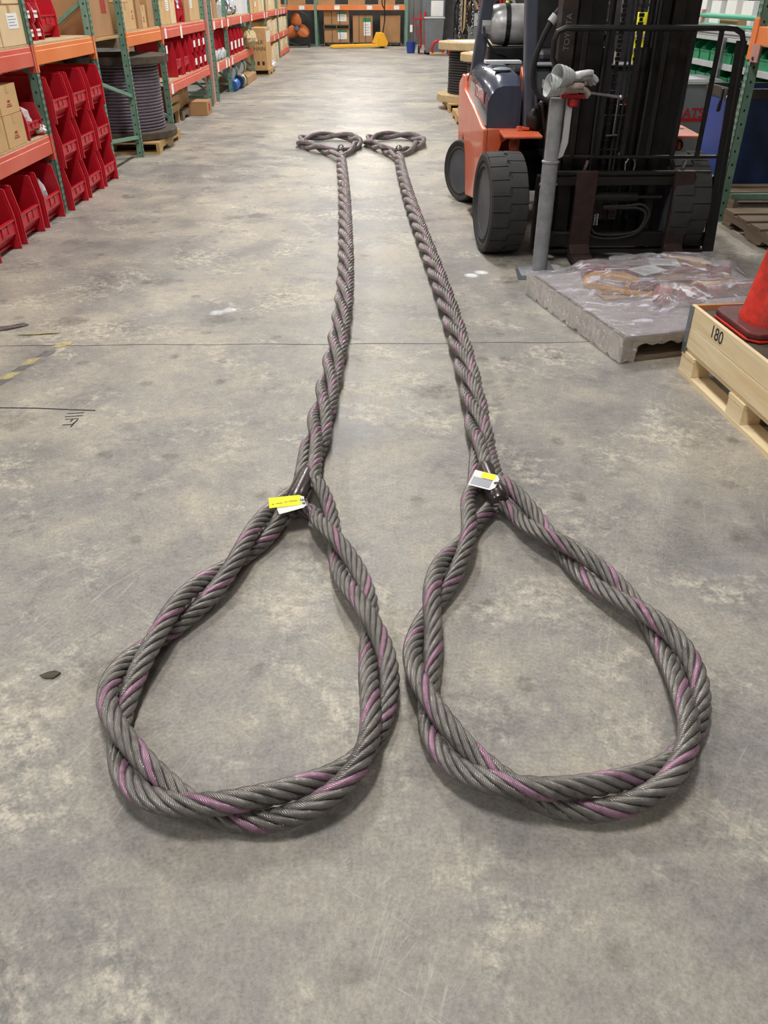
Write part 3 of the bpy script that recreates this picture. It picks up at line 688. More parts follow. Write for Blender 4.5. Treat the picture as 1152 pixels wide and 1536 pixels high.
# pouches and bagged parts lying in the bins
def pouch(name, loc, sx, sy, sz, label, mat='plastic_bag', seed=0, cat='bag'):
    r = random.Random(seed); m = MB(); n, k = 12, 7
    m.sph((0, 0, 0), 1, 1, 1, n, k); m.v = [(x * sx * (1 + r.uniform(-.22, .22)), y * sy * (1 + r.uniform(-.22, .22)), max(0, z * sz * (1 + r.uniform(-.3, .3)) + sz)) for x, y, z in m.v]
    o = m.build(name, mat); o.location = loc; return tag(o, label, cat)
pouch('pouch', (XF - .1, 7.2, .13), .07, .06, .10, 'white printed pouch standing in the floor bin by the near post', seed=3)
pouch('parts_bag', (XF - .12, 7.2, .72), .09, .08, .08, 'clear bag of parts in the red bin on the lower shelf', 'clear_bag', 4)
pouch('parts_bag', (XF - .22, 8.15, 1.43), .06, .09, .07, 'crumpled grey bag of parts in the small red bins', 'clear_bag', 5)
m = MB().cyl((0, 0, 0), (0, 0, .05), .055, n=20); m.cyl((0, 0, .05), (0, 0, .052), .03, n=14); o = m.build('tape_roll', 'paper'); o.location = (XF - .2, 8.85, .375); tag(o, 'white roll lying in the middle row far red bin', 'roll')
pouch('parts_sheet', (XF + .03 - .1, 7.40, .653), .07, .035, .05, 'pale blue printed packet beside the near post on the lower shelf', 'white_board', 8, 'packet')

# ---------------------------------------------------------------- cartons
POSTS = [4.2, 7.5, 9.21, 10.43, 12.28, 15.62, 16.3, 18.0, 21.7, 25.0, 28.3, 31.6]
def carton(loc, dx, dy, dz, label, mat='carton', group=None, lab=None, tape=True, mark=None, rz=0):
    """dx deep (away from the aisle), dy along the aisle; front face at local x=0"""
    if abs(loc[0] - XF) < .2 and rz == 0 and loc[1] > 12:
        for p_ in POSTS:
            if loc[1] < p_ + .055 and loc[1] + dy > p_ - .055:
                if loc[1] + dy / 2 > p_: sh_ = p_ + .056 - loc[1]; loc = (loc[0], p_ + .056, loc[2]); dy -= sh_
                else: dy = p_ - .056 - loc[1]
    t = thing('carton', label, 'box', loc, rz, group); g = .0015
    MB().box(-dx, 0, 0, dy, 0, dz - .004).build('box_body', mat, t, bevel=.004, seg=1)
    f = MB(); f.box(-dx, 0, 0.0, dy / 2 - g, dz - .004, dz); f.build('box_flap', mat, t)
    f = MB(); f.box(-dx, 0, dy / 2 + g, dy, dz - .004, dz); f.build('box_flap', mat, t)
    if tape:
        m = MB(); m.box(.0006, .0012, dy / 2 - .025, dy / 2 + .025, dz * .72, dz); m.box(-dx, 0, dy / 2 - .025, dy / 2 + .025, dz + .0004, dz + .001); m.build('packing_tape', 'tape', t)
    if lab:
        y0, y1, z0, z1 = lab; l = MB().box(.0007, .0016, dy * y0, dy * y1, dz * z0, dz * z1).build('paper_label', 'paper', t)
        m = MB()
        for k in range(4): zz = dz * (z0 + (z1 - z0) * (.2 + .19 * k)); m.box(.0017, .002, dy * (y0 + (y1 - y0) * .12), dy * (y0 + (y1 - y0) * (.85 - .15 * (k % 2))), zz, zz + dz * .015)
        m.build('label_print', 'ink_blue', l)
    if mark:
        m = MB()
        for (y0, y1, z0, z1) in mark: m.box(.0007, .0012, dy * y0, dy * y1, dz * z0, dz * z1)
        m.build('printed_mark', 'ink_red' if lab is None else 'ink', t)
    return t
MK = [(.35, .62, .25, .29), (.38, .60, .32, .35), (.42, .56, .40, .48)]
# near rack, upper shelf
zu = 1.313
carton((XF - .02, 6.45, zu), .5, .50, .26, 'pale carton with white label, at left edge on the upper near shelf', 'carton_pale', 'cartons on near upper shelf', (.1, .75, .3, .78))
carton((XF - .02, 6.97, zu), .5, .48, .27, 'pale carton with white label beside near post on upper shelf', 'carton_pale', 'cartons on near upper shelf', (.34, .80, .42, .80))
carton((XF - .03, 5.90, zu), .5, .53, .26, 'pale carton beyond the left edge on the upper near shelf', 'carton_pale', 'cartons on near upper shelf')
carton((XF - .02, 6.40, zu + .265), .5, .36, .24, 'carton stacked on top at the left edge of upper near shelf', 'carton_pale', 'cartons on near upper shelf')
carton((XF - .03, 6.80, zu + .275), .5, .30, .24, 'carton stacked on top, second from near post on upper shelf', 'carton_pale', 'cartons on near upper shelf')
carton((XF - .02, 7.12, zu + .275), .5, .33, .24, 'carton stacked on top beside near post on upper shelf', 'carton_pale', 'cartons on near upper shelf')
# near rack, lower shelf
zl = .653
carton((XF - .02, 6.22, zl), .42, .40, .22, 'carton at left edge, bottom layer of the lower near shelf', 'carton', 'cartons on near lower shelf', mark=MK)
carton((XF - .02, 6.64, zl), .42, .38, .22, 'tan carton with printed mark, bottom layer beside the red bin on lower shelf', 'carton', 'cartons on near lower shelf', mark=MK)
carton((XF - .03, 6.24, zl + .222), .42, .40, .21, 'carton at left edge, top layer of the lower near shelf', 'carton', 'cartons on near lower shelf')
carton((XF - .03, 6.66, zl + .222), .42, .37, .20, 'tan carton with printed mark, top layer near the red bin on lower shelf', 'carton', 'cartons on near lower shelf', mark=MK)
carton((XF - .04, 5.75, zl), .42, .42, .40, 'tall carton beyond the left edge on lower near shelf', 'carton', 'cartons on near lower shelf')
# braced frame shelf
carton((XF - .08, 9.26, 1.272), .55, .42, .46, 'brown carton behind the diagonal brace on the plank shelf', 'carton_brown', 'brown cartons on the plank shelf')
carton((XF - .10, 9.72, 1.272), .55, .62, .46, 'large brown carton with faint red print on the plank shelf', 'carton_brown', 'brown cartons on the plank shelf', mark=[(.4, .72, .45, .72)])
carton((XF - .95, 9.3, .86), .5, .5, .26, 'brown carton in shade left of two behind the cable reel', 'carton_brown', 'cartons in shade behind the reel')
carton((XF - .95, 9.9, .86), .5, .5, .26, 'brown carton in shade right of two behind the cable reel', 'carton_brown', 'cartons in shade behind the reel')
sf = thing('low_shelf', 'dark plank shelf in shade carrying cartons behind the cable reel', 'shelf', (-3.68, 9.3, 0)); MB().box(-.6, 0, 0, 2.85, .83, .858).build('shelf_board', 'wood_old1', sf)
for y_ in (.02, 1.4, 2.77): MB().box(-.06, -.01, y_, y_ + .06, 0, .829).build('shelf_leg', 'wood_old0', sf)
for k in range(3): carton((XF - .96, 10.5 + .56 * k, .86), .5, .5, .27, 'brown carton in shade above the reel flange, %s along the plank shelf' % ORD[k], 'carton_brown', 'cartons in shade behind the reel')
# second rack, upper shelf
zd = 1.303; y = 10.53
for k, (dy, dz, mt, gap) in enumerate(((.34, .27, 'carton', 0), (.26, .40, 'carton', .05), (.22, .38, 'carton_brown', .02), (.28, .24, 'carton', .02), (.30, .42, 'carton_brown', .01))):
    y += gap
    carton((XF - .03 - .02 * (k % 2), y, zd), .45, dy, dz, 'carton on orange shelf above the cable reel, %s from the braced frame' % ORD[k], mt, 'cartons above the cable reel', mark=MK if k % 2 else None); y += dy + .006
carton((XF - .04, 10.60, zd + .272), .4, .3, .2, 'small carton stacked on the first carton above cable reel', 'carton', 'cartons above the cable reel')
y = 12.40
for k, (dy, dz, mt) in enumerate(((.32, .28, 'carton'), (.34, .40, 'carton'), (.33, .36, 'carton_pale'))):
    carton((XF - .02, y, zd), .45, dy, dz, 'carton on red shelf before the bin of metal parts, %s in its row' % ORD[k], mt, 'cartons before the bin of parts', lab=(.2, .7, .4, .7) if k == 1 else None); y += dy + .008
bE = dup(binB, (XF - .02, 13.5, zd), None, 'red bin of silver metal parts between cartons on red upper shelf', 'red bins on upper shelves')
pouch('metal_fitting', (XF - .12, 13.75, zd + .10), .10, .17, .10, 'shiny metal fittings heaped in the red bin on upper shelf', 'metal_part', 11, 'fittings')
y = 14.1
for k, (dy, dz, mt) in enumerate(((.36, .34, 'carton_brown'), (.42, .38, 'carton'), (.40, .34, 'carton'))):
    carton((XF - .02, y, zd), .45, dy, dz, 'carton on red shelf past the bin of metal parts, %s in its row' % ORD[k], mt, 'cartons past the bin of parts', lab=(.2, .6, .45, .75) if k == 1 else None); y += dy + .008
# second rack, lower shelf: big bins, labelled bins
zle = .648
dup(binA, (XF - .02, 13.0, zle), None, 'large plain red bin on lower red shelf, nearest of its row', 'red bins on the second lower shelf')
dup(binA, (XF - .02, 13.56, zle), None, 'large red bin on lower red shelf, second in its row', 'red bins on the second lower shelf')
for r in range(2):
    for c in range(3):
        b = dup(binL, (XF + .0, 14.22 + .41 * c, zle + .242 * r), None, '%s %s red bin with white card at the far end of lower shelf' % (['lower', 'upper'][r], ['near', 'middle', 'far'][c]), 'red bins on the second lower shelf')
        MB().box(.012, .014, .10, .24, .07, .16).build('bin_card', 'paper', b)
pouch('metal_fitting', (XF - .10, 14.39, zle + .25), .07, .12, .08, 'silver parts heaped in the upper near labelled red bin', 'metal_part', 12, 'fittings')
pouch('metal_fitting', (XF - .10, 15.21, zle + .25), .07, .12, .08, 'silver parts heaped in the upper far labelled red bin', 'metal_part', 13, 'fittings')
for (y, z) in ((14.35, .70), (14.6, .70), (14.95, .70), (15.2, .70), (14.45, 1.06), (15.0, 1.06)):
    pass
# floor under second rack
def pallet(name, label, loc, lx, ly, rz=0, old=False, h=.13, group=None, nb=6):
    """top deck boards run along local x, stringers along local y"""
    t = thing(name, label, 'pallet', loc, rz, group); a, b = ('wood_old0', 'wood_old1') if old else ('wood_y0', 'wood_y1')
    bw = ly / nb * .78
    for k in range(nb):
        y = k * (ly - bw) / (nb - 1); MB().box(0, lx, y, y + bw, h - .018, h).build('deck_board', a, t)
    for x in (0, lx / 2 - .02, lx - .04):
        s = MB(); s.prism([(0, .018), (ly * .12, .018), (ly * .15, .055), (ly * .36, .055), (ly * .39, .018), (ly * .61, .018), (ly * .64, .055), (ly * .85, .055), (ly * .88, .018), (ly, .018), (ly, h - .0185), (0, h - .0185)], 'X', x, x + .04); s.build('stringer', b, t)
    for y in (0, ly / 2 - bw / 2, ly - bw): MB().box(0, lx, y, y + bw, 0, .0175).build('bottom_board', a, t)
    return t
st = thing('wooden_stand', 'upright wooden crate frame standing under the lower red shelf', 'stand', (-2.95, 13.0, 0))
for y in (0, .5): MB().box(-.03, .03, y, y + .06, 0, .46).build('stand_leg', 'wood_y1', st)
for z in (.18, .30, .40): MB().box(.031, .05, 0, .56, z, z + .085).build('slat', 'wood_y1', st)
MB().box(-.5, .03, -.03, .59, .461, .48).build('stand_top', 'wood_y0', st)
pallet('wood_pallet', 'pallet in shade under the lower shelf behind the wooden stand', (-3.9, 13.7, 0), 1.0, 1.1, old=True)
b = carton((-2.62, 14.3, 0), .3, .44, .20, 'small brown box with red print on floor by the pinkish column', 'carton_brown', None, mark=[(.3, .6, .25, .8)])
carton((-3.0, 14.0, .131), .6, .8, .25, 'grey brown carton on the shaded pallet under lower shelf', 'carton_brown', 'cartons in shade behind the reel')

# ---------------------------------------------------------------- cable reels
def reel(name, label, loc, rb, rf, zb0, zb1, ft_, cmat, fmat, n=22, group=None, pitch=None, octo=False):
    t = thing(name, label, 'reel', loc, 0, group)
    m = MB(); nn = 28
    m.lathe([(rf, zb0 - ft_), (rf, zb0)] if not octo else [(rf, zb0 - ft_), (rf, zb0)], n=nn); m.build('bottom_flange', fmat, t, bevel=.008, seg=1)
    m = MB(); m.lathe([(rf, zb1), (rf, zb1 + ft_)], n=nn); m.build('top_flange', fmat, t, bevel=.008, seg=1)
    MB().lathe([(rb - .02, zb0), (rb - .02, zb1)], n=nn).build('drum', 'cable_dark', t)
    turns = pitch or 20; rc = (zb1 - zb0) / turns / 2
    for k in range(turns):
        z = zb0 + rc * (2 * k + 1); m = MB(); m.lathe([(rb + rc * 1.02 * math.cos(a), z + rc * 1.0 * math.sin(a)) for a in (-1.5, -.75, 0, .75, 1.5)], n=32); m.v = m.v; o = m.build('cable_turn', cmat, t, smooth=True)
    return t
pallet('wood_pallet', 'wooden pallet under the grey cable reel in the left rack', (-3.78, 10.60, 0), 1.20, 1.28)
reel('cable_reel', 'large reel of grey purple cable on a pallet in the left rack', (-3.10, 11.2, .131), .47, .62, .09, .82, .085, 'cable_grey', 'flange_dark', pitch=21)
o = MB().box(0, .002, 0, .09, 0, .085).build('paper_slip', 'paper'); o.location = (-2.478, 11.2, 1.04); tag(o, 'white paper slip stuck on top flange of grey cable reel', 'label')

# ---------------------------------------------------------------- far left rack contents
zf = 1.288
rr = random.Random(21)
for (yy, dy, dz, mt, lb) in ((16.4, .3, .26, 'white_board', 'white wrapped package'), (16.9, .34, .3, 'carton_brown', 'brown carton'), (17.35, .45, .2, 'plastic_bag', 'silver wrapped package')):
    carton((XF - .05, yy, zf), .4, dy, dz, '%s on the upper shelf just past the pinkish column' % lb, mt, 'goods past the pinkish column')
for k in range(7): pouch('chain_bag', (XF - .2, 18.3 + .3 * k, zf), .12, .13, .09 + .03 * (k % 3), 'silver bag of chain, %s past the second far post on upper shelf' % ORD[k], 'plastic_bag' if k % 2 else 'metal_part', 40 + k)
carton((XF - .03, 20.6, zf), .4, .9, .36, 'tall white wrapped package on the far upper shelf', 'white_board', 'goods on the far upper shelf')
y = 22.0
for k in range(9):
    dy = rr.choice((.5, .6, .75)); dz = rr.choice((.24, .3, .34))
    carton((XF - .03, y, zf), .45, dy, dz, 'pale carton, %s in the row on the far upper shelf' % ORD[k], rr.choice(('carton_pale', 'carton')), 'cartons on the far upper shelf', lab=(.2, .55, .4, .7) if k % 2 else None); y += dy + .25
zf2 = .619
for k, y in enumerate((16.4, 17.0)): dup(binB, (XF - .06, y, zf2 + .0), None, 'dark red bin on the lower shelf just past the column, %s of two' % ORD[k], 'red bins on far lower shelf')
for k in range(4): pouch('parts_bag', (XF - .04, 16.55 + .32 * k, zf2), .05, .12, .09, 'white bagged part, %s in line on the shelf past the column' % ORD[k], 'plastic_bag', 60 + k)
for k in range(4):
    b = dup(binA, (XF - .02, 18.2 + .53 * k, zf2), None, 'red bin with white card, %s past the second far post on lower shelf' % ORD[k], 'red bins on far lower shelf')
    MB().box(.012, .014, .13, .36, .10, .24).build('bin_card', 'paper', b)
pouch('fabric_bundle', (XF + .02, 21.1, zf2), .16, .42, .17, 'beige wrapped bundle spilling over the far lower shelf', 'skin_beige', 77, 'bundle')
for k, (y, z, r_c) in enumerate(((18.7, .30, .13), (19.9, .33, .14))):
    t = thing('wire_spool', 'green wire spool lying under the far lower shelf, %s of two' % ORD[k], 'spool', (XF - .12, y, z), 0, 'green wire spools')
    MB().cyl((0, -.22, 0), (0, .22, 0), r_c * .85, n=20).build('wire', 'green_cable', t, smooth=True)
    for s in (-.24, .22): MB().cyl((0, s, 0), (0, s + .02, 0), r_c, n=20).build('flange', 'light_grey', t)
t = thing('cardboard_tray', 'flat brown box carrying the spools under the far lower shelf', 'box', (XF - .5, 19.4, 0), 0); MB().box(0, .62, 0, 1.6, 0, .155).build('box_body', 'carton_brown', t, bevel=.01)
t = thing('cable_drum', 'blue ended drum standing beneath the second far post', 'drum', (XF - .02, 17.98, 0)); MB().cyl((0, 0, .0), (0, .5, .0), .10, n=20).build('drum_body', 'blue_reel', t, smooth=True); t.children[0].location = (0, .1, .101)
t = thing('cable_drum', 'dark blue drum with yellow band beside the blue ended drum', 'drum', (XF + .02, 18.66, 0)); MB().cyl((0, 0, .0), (0, .6, .0), .12, n=20).build('drum_body', 'navy_and_tub_shade', t, smooth=True); MB().cyl((0, .3, 0), (0, .38, 0), .124, n=20).build('band', 'lime', t)
for c in t.children: c.location = (0, 0, .125)
pallet('wood_pallet', 'wooden pallet jutting into the aisle under the tall printed carton', (-3.4, 21.9, 0), 1.0, 1.3)
bc = carton((-2.46, 22.0, .131), .85, 1.05, .85, 'tall tan carton with dark printed words on a far pallet', 'tan_card', None, tape=False)
for k, (s, z) in enumerate((('BULK', .56), ('CHAIN', .42))): mesh_text('printed_word', s, .12, (-.2, -.002, z), (PI / 2, 0, 0), 'ink', bc, .0004)
for k in range(3): MB().box(-.36 + .12 * k, -.30 + .12 * k, -.0016, -.001, .08, .16).build('printed_mark', 'ink', bc)
for k in range(3): MB().box(.001, .003, .2 + .28 * k, .36 + .28 * k, .55, .78).build('paper_label', 'paper', bc)
pouch('film_heap', (-2.52, 23.3, 0), .18, .3, .12, 'crumpled clear film heaped by the far printed carton', 'plastic_bag', 90, 'film')
# white-labelled cartons beyond, on three levels
n = 0
for (y0, y1, zb, num, dz) in ((25.2, 28.1, .679, 6, .40), (28.5, 31.4, .679, 6, .42), (28.5, 31.4, .179, 6, .32), (25.2, 28.1, .002, 6, .47)):
    for k in range(num):
        dy = (y1 - y0) / num; n += 1
        carton((XF - .02, y0 + dy * k, zb), .5, dy * .9, dz * rr.uniform(.85, 1), 'pale carton in the %s, %s from the near side' % ({.679: ('middle level before the last far bay' if y0 < 28 else 'middle level of the last far bay'), .179: 'lowest level of last far bay', .002: 'floor row before the last far bay'}[zb], ORD[k]), rr.choice(('carton_pale', 'carton')), 'pale cartons of far left rack', lab=(.15, .5, .3, .8) if k % 3 else None, tape=False)

# ---------------------------------------------------------------- forklift (front faces the camera, world coordinates minus its root)
FO = (1.62, 6.12, 0)
fk = thing('forklift', 'orange and black forklift with its forks lowered, parked right of the slings', 'forklift', FO)
def F(): return MB(FO)
def tyre(cx, cy, cz, r, wd, label=None, ang=0, lug=True, hub='left'):
    g = thing('wheel', 'x', 'x'); del g['label']; del g['category']; g.parent = fk; g.location = (cx - FO[0], cy - FO[1], cz - FO[2]); g.rotation_euler = (0, 0, ang)
    h = wd / 2; ri = r * .66
    m = MB(); m.lathe([(ri, -h * .82), (r * .72, -h * .97), (r * .80, -h * .90), (r * .83, -h * .98), (r * .93, -h), (r * .965, -h * .9), (r * .975, -h * .5), (r * .978, 0), (r * .975, h * .5), (r * .965, h * .9), (r * .93, h), (r * .8, h * .92), (ri, h * .82)], n=48, axis='X')
    m.build('tyre', 'rubber', g, smooth=True)
    m = MB(); n = 20
    if lug:
        for k in range(n):
            for s in (-1, 1):
                a0 = 2 * PI * (k + (.5 if s > 0 else 0)) / n; a1 = a0 + 2 * PI / n * .92; vs = []; q = 4
                for i in range(q + 1):
                    a = a0 + (a1 - a0) * i / q; wob = .010 * math.sin(i * PI / q * 2)
                    for (xx, rr_) in ((s * h * .03 + wob, r * .97), (s * h * .03 + wob, r), (s * h * .93, r * .985), (s * h * .98, r * .94)):
                        vs.append((xx, rr_ * math.cos(a), rr_ * math.sin(a)))
                fs = []
                for i in range(q):
                    for j in range(3): fs.append((i * 4 + j, i * 4 + j + 1, (i + 1) * 4 + j + 1, (i + 1) * 4 + j))
                fs += [(0, 3, 2, 1), (q * 4, q * 4 + 1, q * 4 + 2, q * 4 + 3)]
                if s < 0: fs = [tuple(reversed(f)) for f in fs]
                m.add(vs, fs)
        m.build('tread', 'rubber', g, kind='stuff')
    m = MB(); s = -1
    m.lathe([(ri * 1.04, s * h * .84), (ri * .98, s * h * .86), (ri * .93, s * h * .70), (ri * .88, s * h * .15), (ri * .55, s * h * .02), (ri * .5, s * h * .25), (ri * .3, s * h * .30), (0.001, s * h * .30)], n=32, axis='X'); m.build('rim', 'grey_dash', g, smooth=True)
    m = MB()
    for k in range(6): a = PI / 3 * k; m.cyl((s * h * .02, ri * .72 * math.cos(a), ri * .72 * math.sin(a)), (s * h * .14, ri * .72 * math.cos(a), ri * .72 * math.sin(a)), .014, n=6)
    m.build('wheel_bolt', 'steel', g, kind='stuff')
    return g
tyre(.965, 6.16, .352, .352, .27, ang=R(5)); tyre(2.285, 6.16, .352, .352, .27); tyre(.915, 7.93, .272, .272, .19, ang=R(27), lug=False); tyre(2.28, 7.93, .272, .272, .19, ang=R(27), lug=False)
# chassis: left side panel, wheel arch front, counterweight, step
m = F(); m.prism([(6.56, .28), (7.55, .13), (7.70, .42), (7.95, .58), (8.15, .42), (8.28, .34), (8.33, .98), (8.27, 1.04), (8.10, 1.04), (8.05, .94), (7.2, .86), (6.72, .80), (6.56, .80)], 'X', .862, .90); m.build('side_panel', 'orange_paint', fk, bevel=.012)
m = F(); m.prism([(.90, .26), (1.0, .26), (1.0, .55), (.985, .62), (1.01, .70), (1.06, .735), (1.30, .735), (1.30, .80), (.90, .80)], 'Y', 6.56, 6.62)
m.build('front_panel', 'orange_paint', fk, bevel=.006)
m = F(); m.prism([(6.30, .765), (6.75, .765), (6.75, .80), (6.30, .785)], 'X', .985, 1.27); m.build('fender', 'orange_paint', fk, bevel=.008)
m = F(); m.prism([(6.62, .10), (6.62, .735), (8.2, .735), (8.2, .30), (7.4, .30), (7.3, .10)], 'X', 1.08, 1.16); m.build('inner_panel', 'orange_paint', fk, bevel=.006)
m = F(); m.box(.93, 2.34, 7.2, 8.25, .28, .80); m.build('chassis', 'black', fk, bevel=.02)
m = F(); m.prism([(.90, .30), (2.36, .30), (2.40, .45), (2.40, .95), (2.32, 1.02), (.95, 1.02), (.88, .95)], 'Y', 8.12, 8.75); m.build('counterweight', 'orange_paint', fk, bevel=.05, seg=3)
m = F(); m.prism([(6.56, .28), (7.6, .13), (7.75, .5), (8.0, .6), (8.2, .45), (8.33, .98), (8.0, .92), (6.56, .80)], 'X', 2.36, 2.40); m.build('side_panel', 'orange_paint', fk, bevel=.012)
m = F(); m.prism([(6.62, .80), (6.62, .86), (6.75, 1.02), (7.05, 1.18), (7.2, .80)], 'X', 1.19, 1.225); m.build('cowl_brace', 'orange_paint', fk, bevel=.008)
# glossy dark engine hood with rounded shoulder
m = F(); secs = []
for (y, x0, sh, zt, x1) in ((6.60, .90, .10, 1.07, 1.13), (6.72, .885, .13, 1.14, 1.15), (7.2, .88, .14, 1.17, 1.15), (7.9, .88, .13, 1.16, 1.15), (8.08, .90, .10, 1.12, 1.15)):
    secs.append([(x0, y, .80), (x0, y, zt - sh * 1.1), (x0 + .018, y, zt - sh * .62), (x0 + sh * .55, y, zt - sh * .14), (x0 + sh, y, zt), (x1 - .02, y, zt), (x1, y, zt - .03), (x1, y, .80)])
n_ = 8; vs = [p for s_ in secs for p in s_]; fs = [(i * n_ + k, i * n_ + (k + 1) % n_, (i + 1) * n_ + (k + 1) % n_, (i + 1) * n_ + k) for i in range(len(secs) - 1) for k in range(n_)]
fs += [tuple(range(n_)), tuple(range(4 * n_ + n_ - 1, 4 * n_ - 1, -1))]; fs = [tuple(reversed(f)) for f in fs]
m.add(vs, fs); hood = m.build('hood', 'navy_paint', fk, bevel=.012, smooth=True)
m = F(); m.box(1.15, 2.1, 7.25, 8.1, .80, 1.16); m.build('engine_cover', 'black', fk, bevel=.03)
# decal on the side of the hood
m = F(); m.add([(.8785, 6.75, .95), (.8785, 7.35, .95), (.8785, 7.35, 1.03), (.8785, 6.75, 1.03)], [(0, 1, 2, 3)][::-1]); dc = m.build('hood_decal', 'red_paint', hood)
mesh_text('hood_lettering', 'TOYOTA', .11, (.8772 - FO[0], 7.05 - FO[1], .995), (PI / 2, 0, -PI / 2), 'paper', hood)
# overhead guard pillars
gd = F(); gd.bar((1.208, 6.58, .80), (1.135, 6.74, 2.12), .085, .11, up=(0, 1, 0)); gd.build('front_pillar', 'pillar_paint', fk, bevel=.012)
gd = F(); gd.bar((2.03, 6.58, .80), (2.10, 6.74, 2.12), .085, .11, up=(0, 1, 0)); gd.build('front_pillar', 'pillar_paint', fk, bevel=.012)
for (xa, xb) in ((.945, 1.07), (2.30, 2.17)):
    gd = F(); gd.bar((xa, 8.08, .90), (xb, 7.9, 2.12), .10, .10, up=(0, 1, 0)); gd.build('rear_pillar', 'pillar_paint', fk, bevel=.012)
for k in range(7):
    gd = F(); y = 6.74 + 1.18 * k / 6; gd.bar((1.1, y, 2.12), (2.14, y, 2.12), .05, .04); gd.build('guard_bar', 'pillar_paint', fk)
gd = F(); gd.box(1.15, 1.20, 6.50, 6.56, .80, .815); gd.cyl((1.12, 6.5, .80), (1.12, 6.5, .825), .018, n=6); gd.build('pillar_bolt', 'orange_paint', fk, kind='stuff')
m = F(); m.cyl((1.24, 6.51, .93), (1.225, 6.545, 1.12), .012, n=8); m.build('grab_handle', 'pillar_paint', fk)
# gas bottle strapped across the rear
m = F(); m.lathe([(.02, -.40), (.10, -.385), (.145, -.34), (.155, -.28), (.155, .28), (.145, .34), (.10, .385), (.02, .40)], (1.43, 8.05, 1.43), 28, 'X'); tk = m.build('gas_bottle', 'tank_alu', fk, smooth=True)
m = F(); m.lathe([(.162, -.02), (.162, .02)], (1.2, 8.05, 1.43), 28, 'X'); m.lathe([(.158, .02), (.158, -.02)], (1.2, 8.05, 1.43), 28, 'X'); m.build('strap', 'black', tk)
m = F(); m.lathe([(.095, 0), (.11, 0), (.11, -.07), (.095, -.07)], (1.05, 8.05, 1.43), 20, 'X', True); m.build('collar', 'tank_alu', tk)
m = F(); m.cyl((1.02, 8.05, 1.43), (.98, 8.02, 1.49), .03, n=10); m.tube([(.99, 8.0, 1.48), (1.0, 7.9, 1.35), (1.08, 7.88, 1.24), (1.2, 7.9, 1.2)], .012, 6); m.build('valve', 'black', tk, smooth=True)
m = F(); m.box(1.05, 1.95, 7.9, 8.2, 1.16, 1.27); m.build('bottle_bracket', 'black', fk, bevel=.01)
m = F(); m.box(.98, 1.2, 7.55, 7.7, 1.165, 1.185); m.box(1.2, 1.28, 7.55, 7.7, 1.165, 1.185); m.build('hood_strip', 'white_board', fk)
m = F(); m.lathe([(.065, 0), (.075, .012), (.055, .02), (.03, .026)], (1.03, 6.95, 1.155), 18); m.build('filler_cap', 'grey_paint', fk, smooth=True)
# seat, steering column, dash, floor
m = F(); m.box(1.32, 1.86, 7.1, 7.6, 1.16, 1.28); m.build('seat', 'black', fk, bevel=.05, seg=3)
m = F(); m.prism([(7.52, 1.25), (7.66, 1.25), (7.76, 1.72), (7.70, 1.78), (7.63, 1.76)], 'X', 1.30, 1.88); m.build('backrest', 'black', fk, bevel=.045, seg=3)
m = F(); m.prism([(6.70, .99), (6.95, .99), (6.92, 1.17), (6.74, 1.20)], 'X', 1.22, 2.05); dsh = m.build('dash', 'grey_dash', fk, bevel=.01)
m = F(); m.box(1.22, 2.05, 6.695, 6.96, 1.201, 1.215); m.build('dash_rim', 'grey_paint', dsh, bevel=.004)
m = F(); m.box(1.305, 1.40, 6.690, 6.712, 1.06, 1.115); m.build('sticker', 'paper', dsh)
m = F(); m.prism([(6.75, 1.2), (6.98, 1.2), (7.02, 1.36), (6.86, 1.40), (6.78, 1.36)], 'X', 1.56, 1.84); m.build('console', 'grey_dash', fk, bevel=.02)
m = F(); m.box(1.53, 1.88, 6.76, 6.98, 1.40, 1.425); m.build('console_shelf', 'grey_paint', fk, bevel=.006)
m = F(); m.tube([(1.70, 6.98, 1.40), (1.70, 7.08, 1.52)], .025, 10); m.tube([(1.70 + .16 * math.cos(a), 7.08 + .09 * math.sin(a), 1.54 + .13 * math.sin(a) * .7) for a in [2 * PI * k / 24 for k in range(24)]], .013, 8, True); m.build('steering_wheel', 'rubber_dark', fk, smooth=True, kind='stuff')
m = F(); m.sph((1.665, 6.87, 1.455), .075, .075, .055, 16, 8); m.build('air_filter', 'black', fk, smooth=True)
m = F(); m.box(1.16, 2.05, 6.62, 7.1, .60, .64); m.build('floor_plate', 'black', fk)
m = F(); m.box(1.16, 2.1, 6.85, 6.9, .3, .93); m.build('bulkhead', 'black', fk)
for k, (a, b, c_) in enumerate((((1.24, 6.5, .95), (1.34, 6.46, 1.0), (1.40, 6.5, .78)), ((1.22, 6.5, .9), (1.27, 6.44, .96), (1.34, 6.5, .70)), ((1.26, 6.52, .86), (1.36, 6.5, .84), (1.4, 6.5, .65)))):
    m = F(); m.tube([tuple(v) for v in catmull([a, ((a[0] + b[0]) / 2, a[1], b[2]), b, c_], .03)], .012, 6); m.build('hose', 'rubber_dark' if k else 'post_grey', fk, smooth=True)
m = F(); m.sph((1.24, 6.55, .86), .07, .06, .09, 12, 8); m.build('brake_reservoir', 'black', fk, smooth=True)
m = F(); m.lathe([(.03, -.006), (.038, -.006), (.038, .006), (.03, .006)], (1.10, 6.54, .70), 16, 'Y', True); m.build('tow_eye', 'orange_paint', fk)
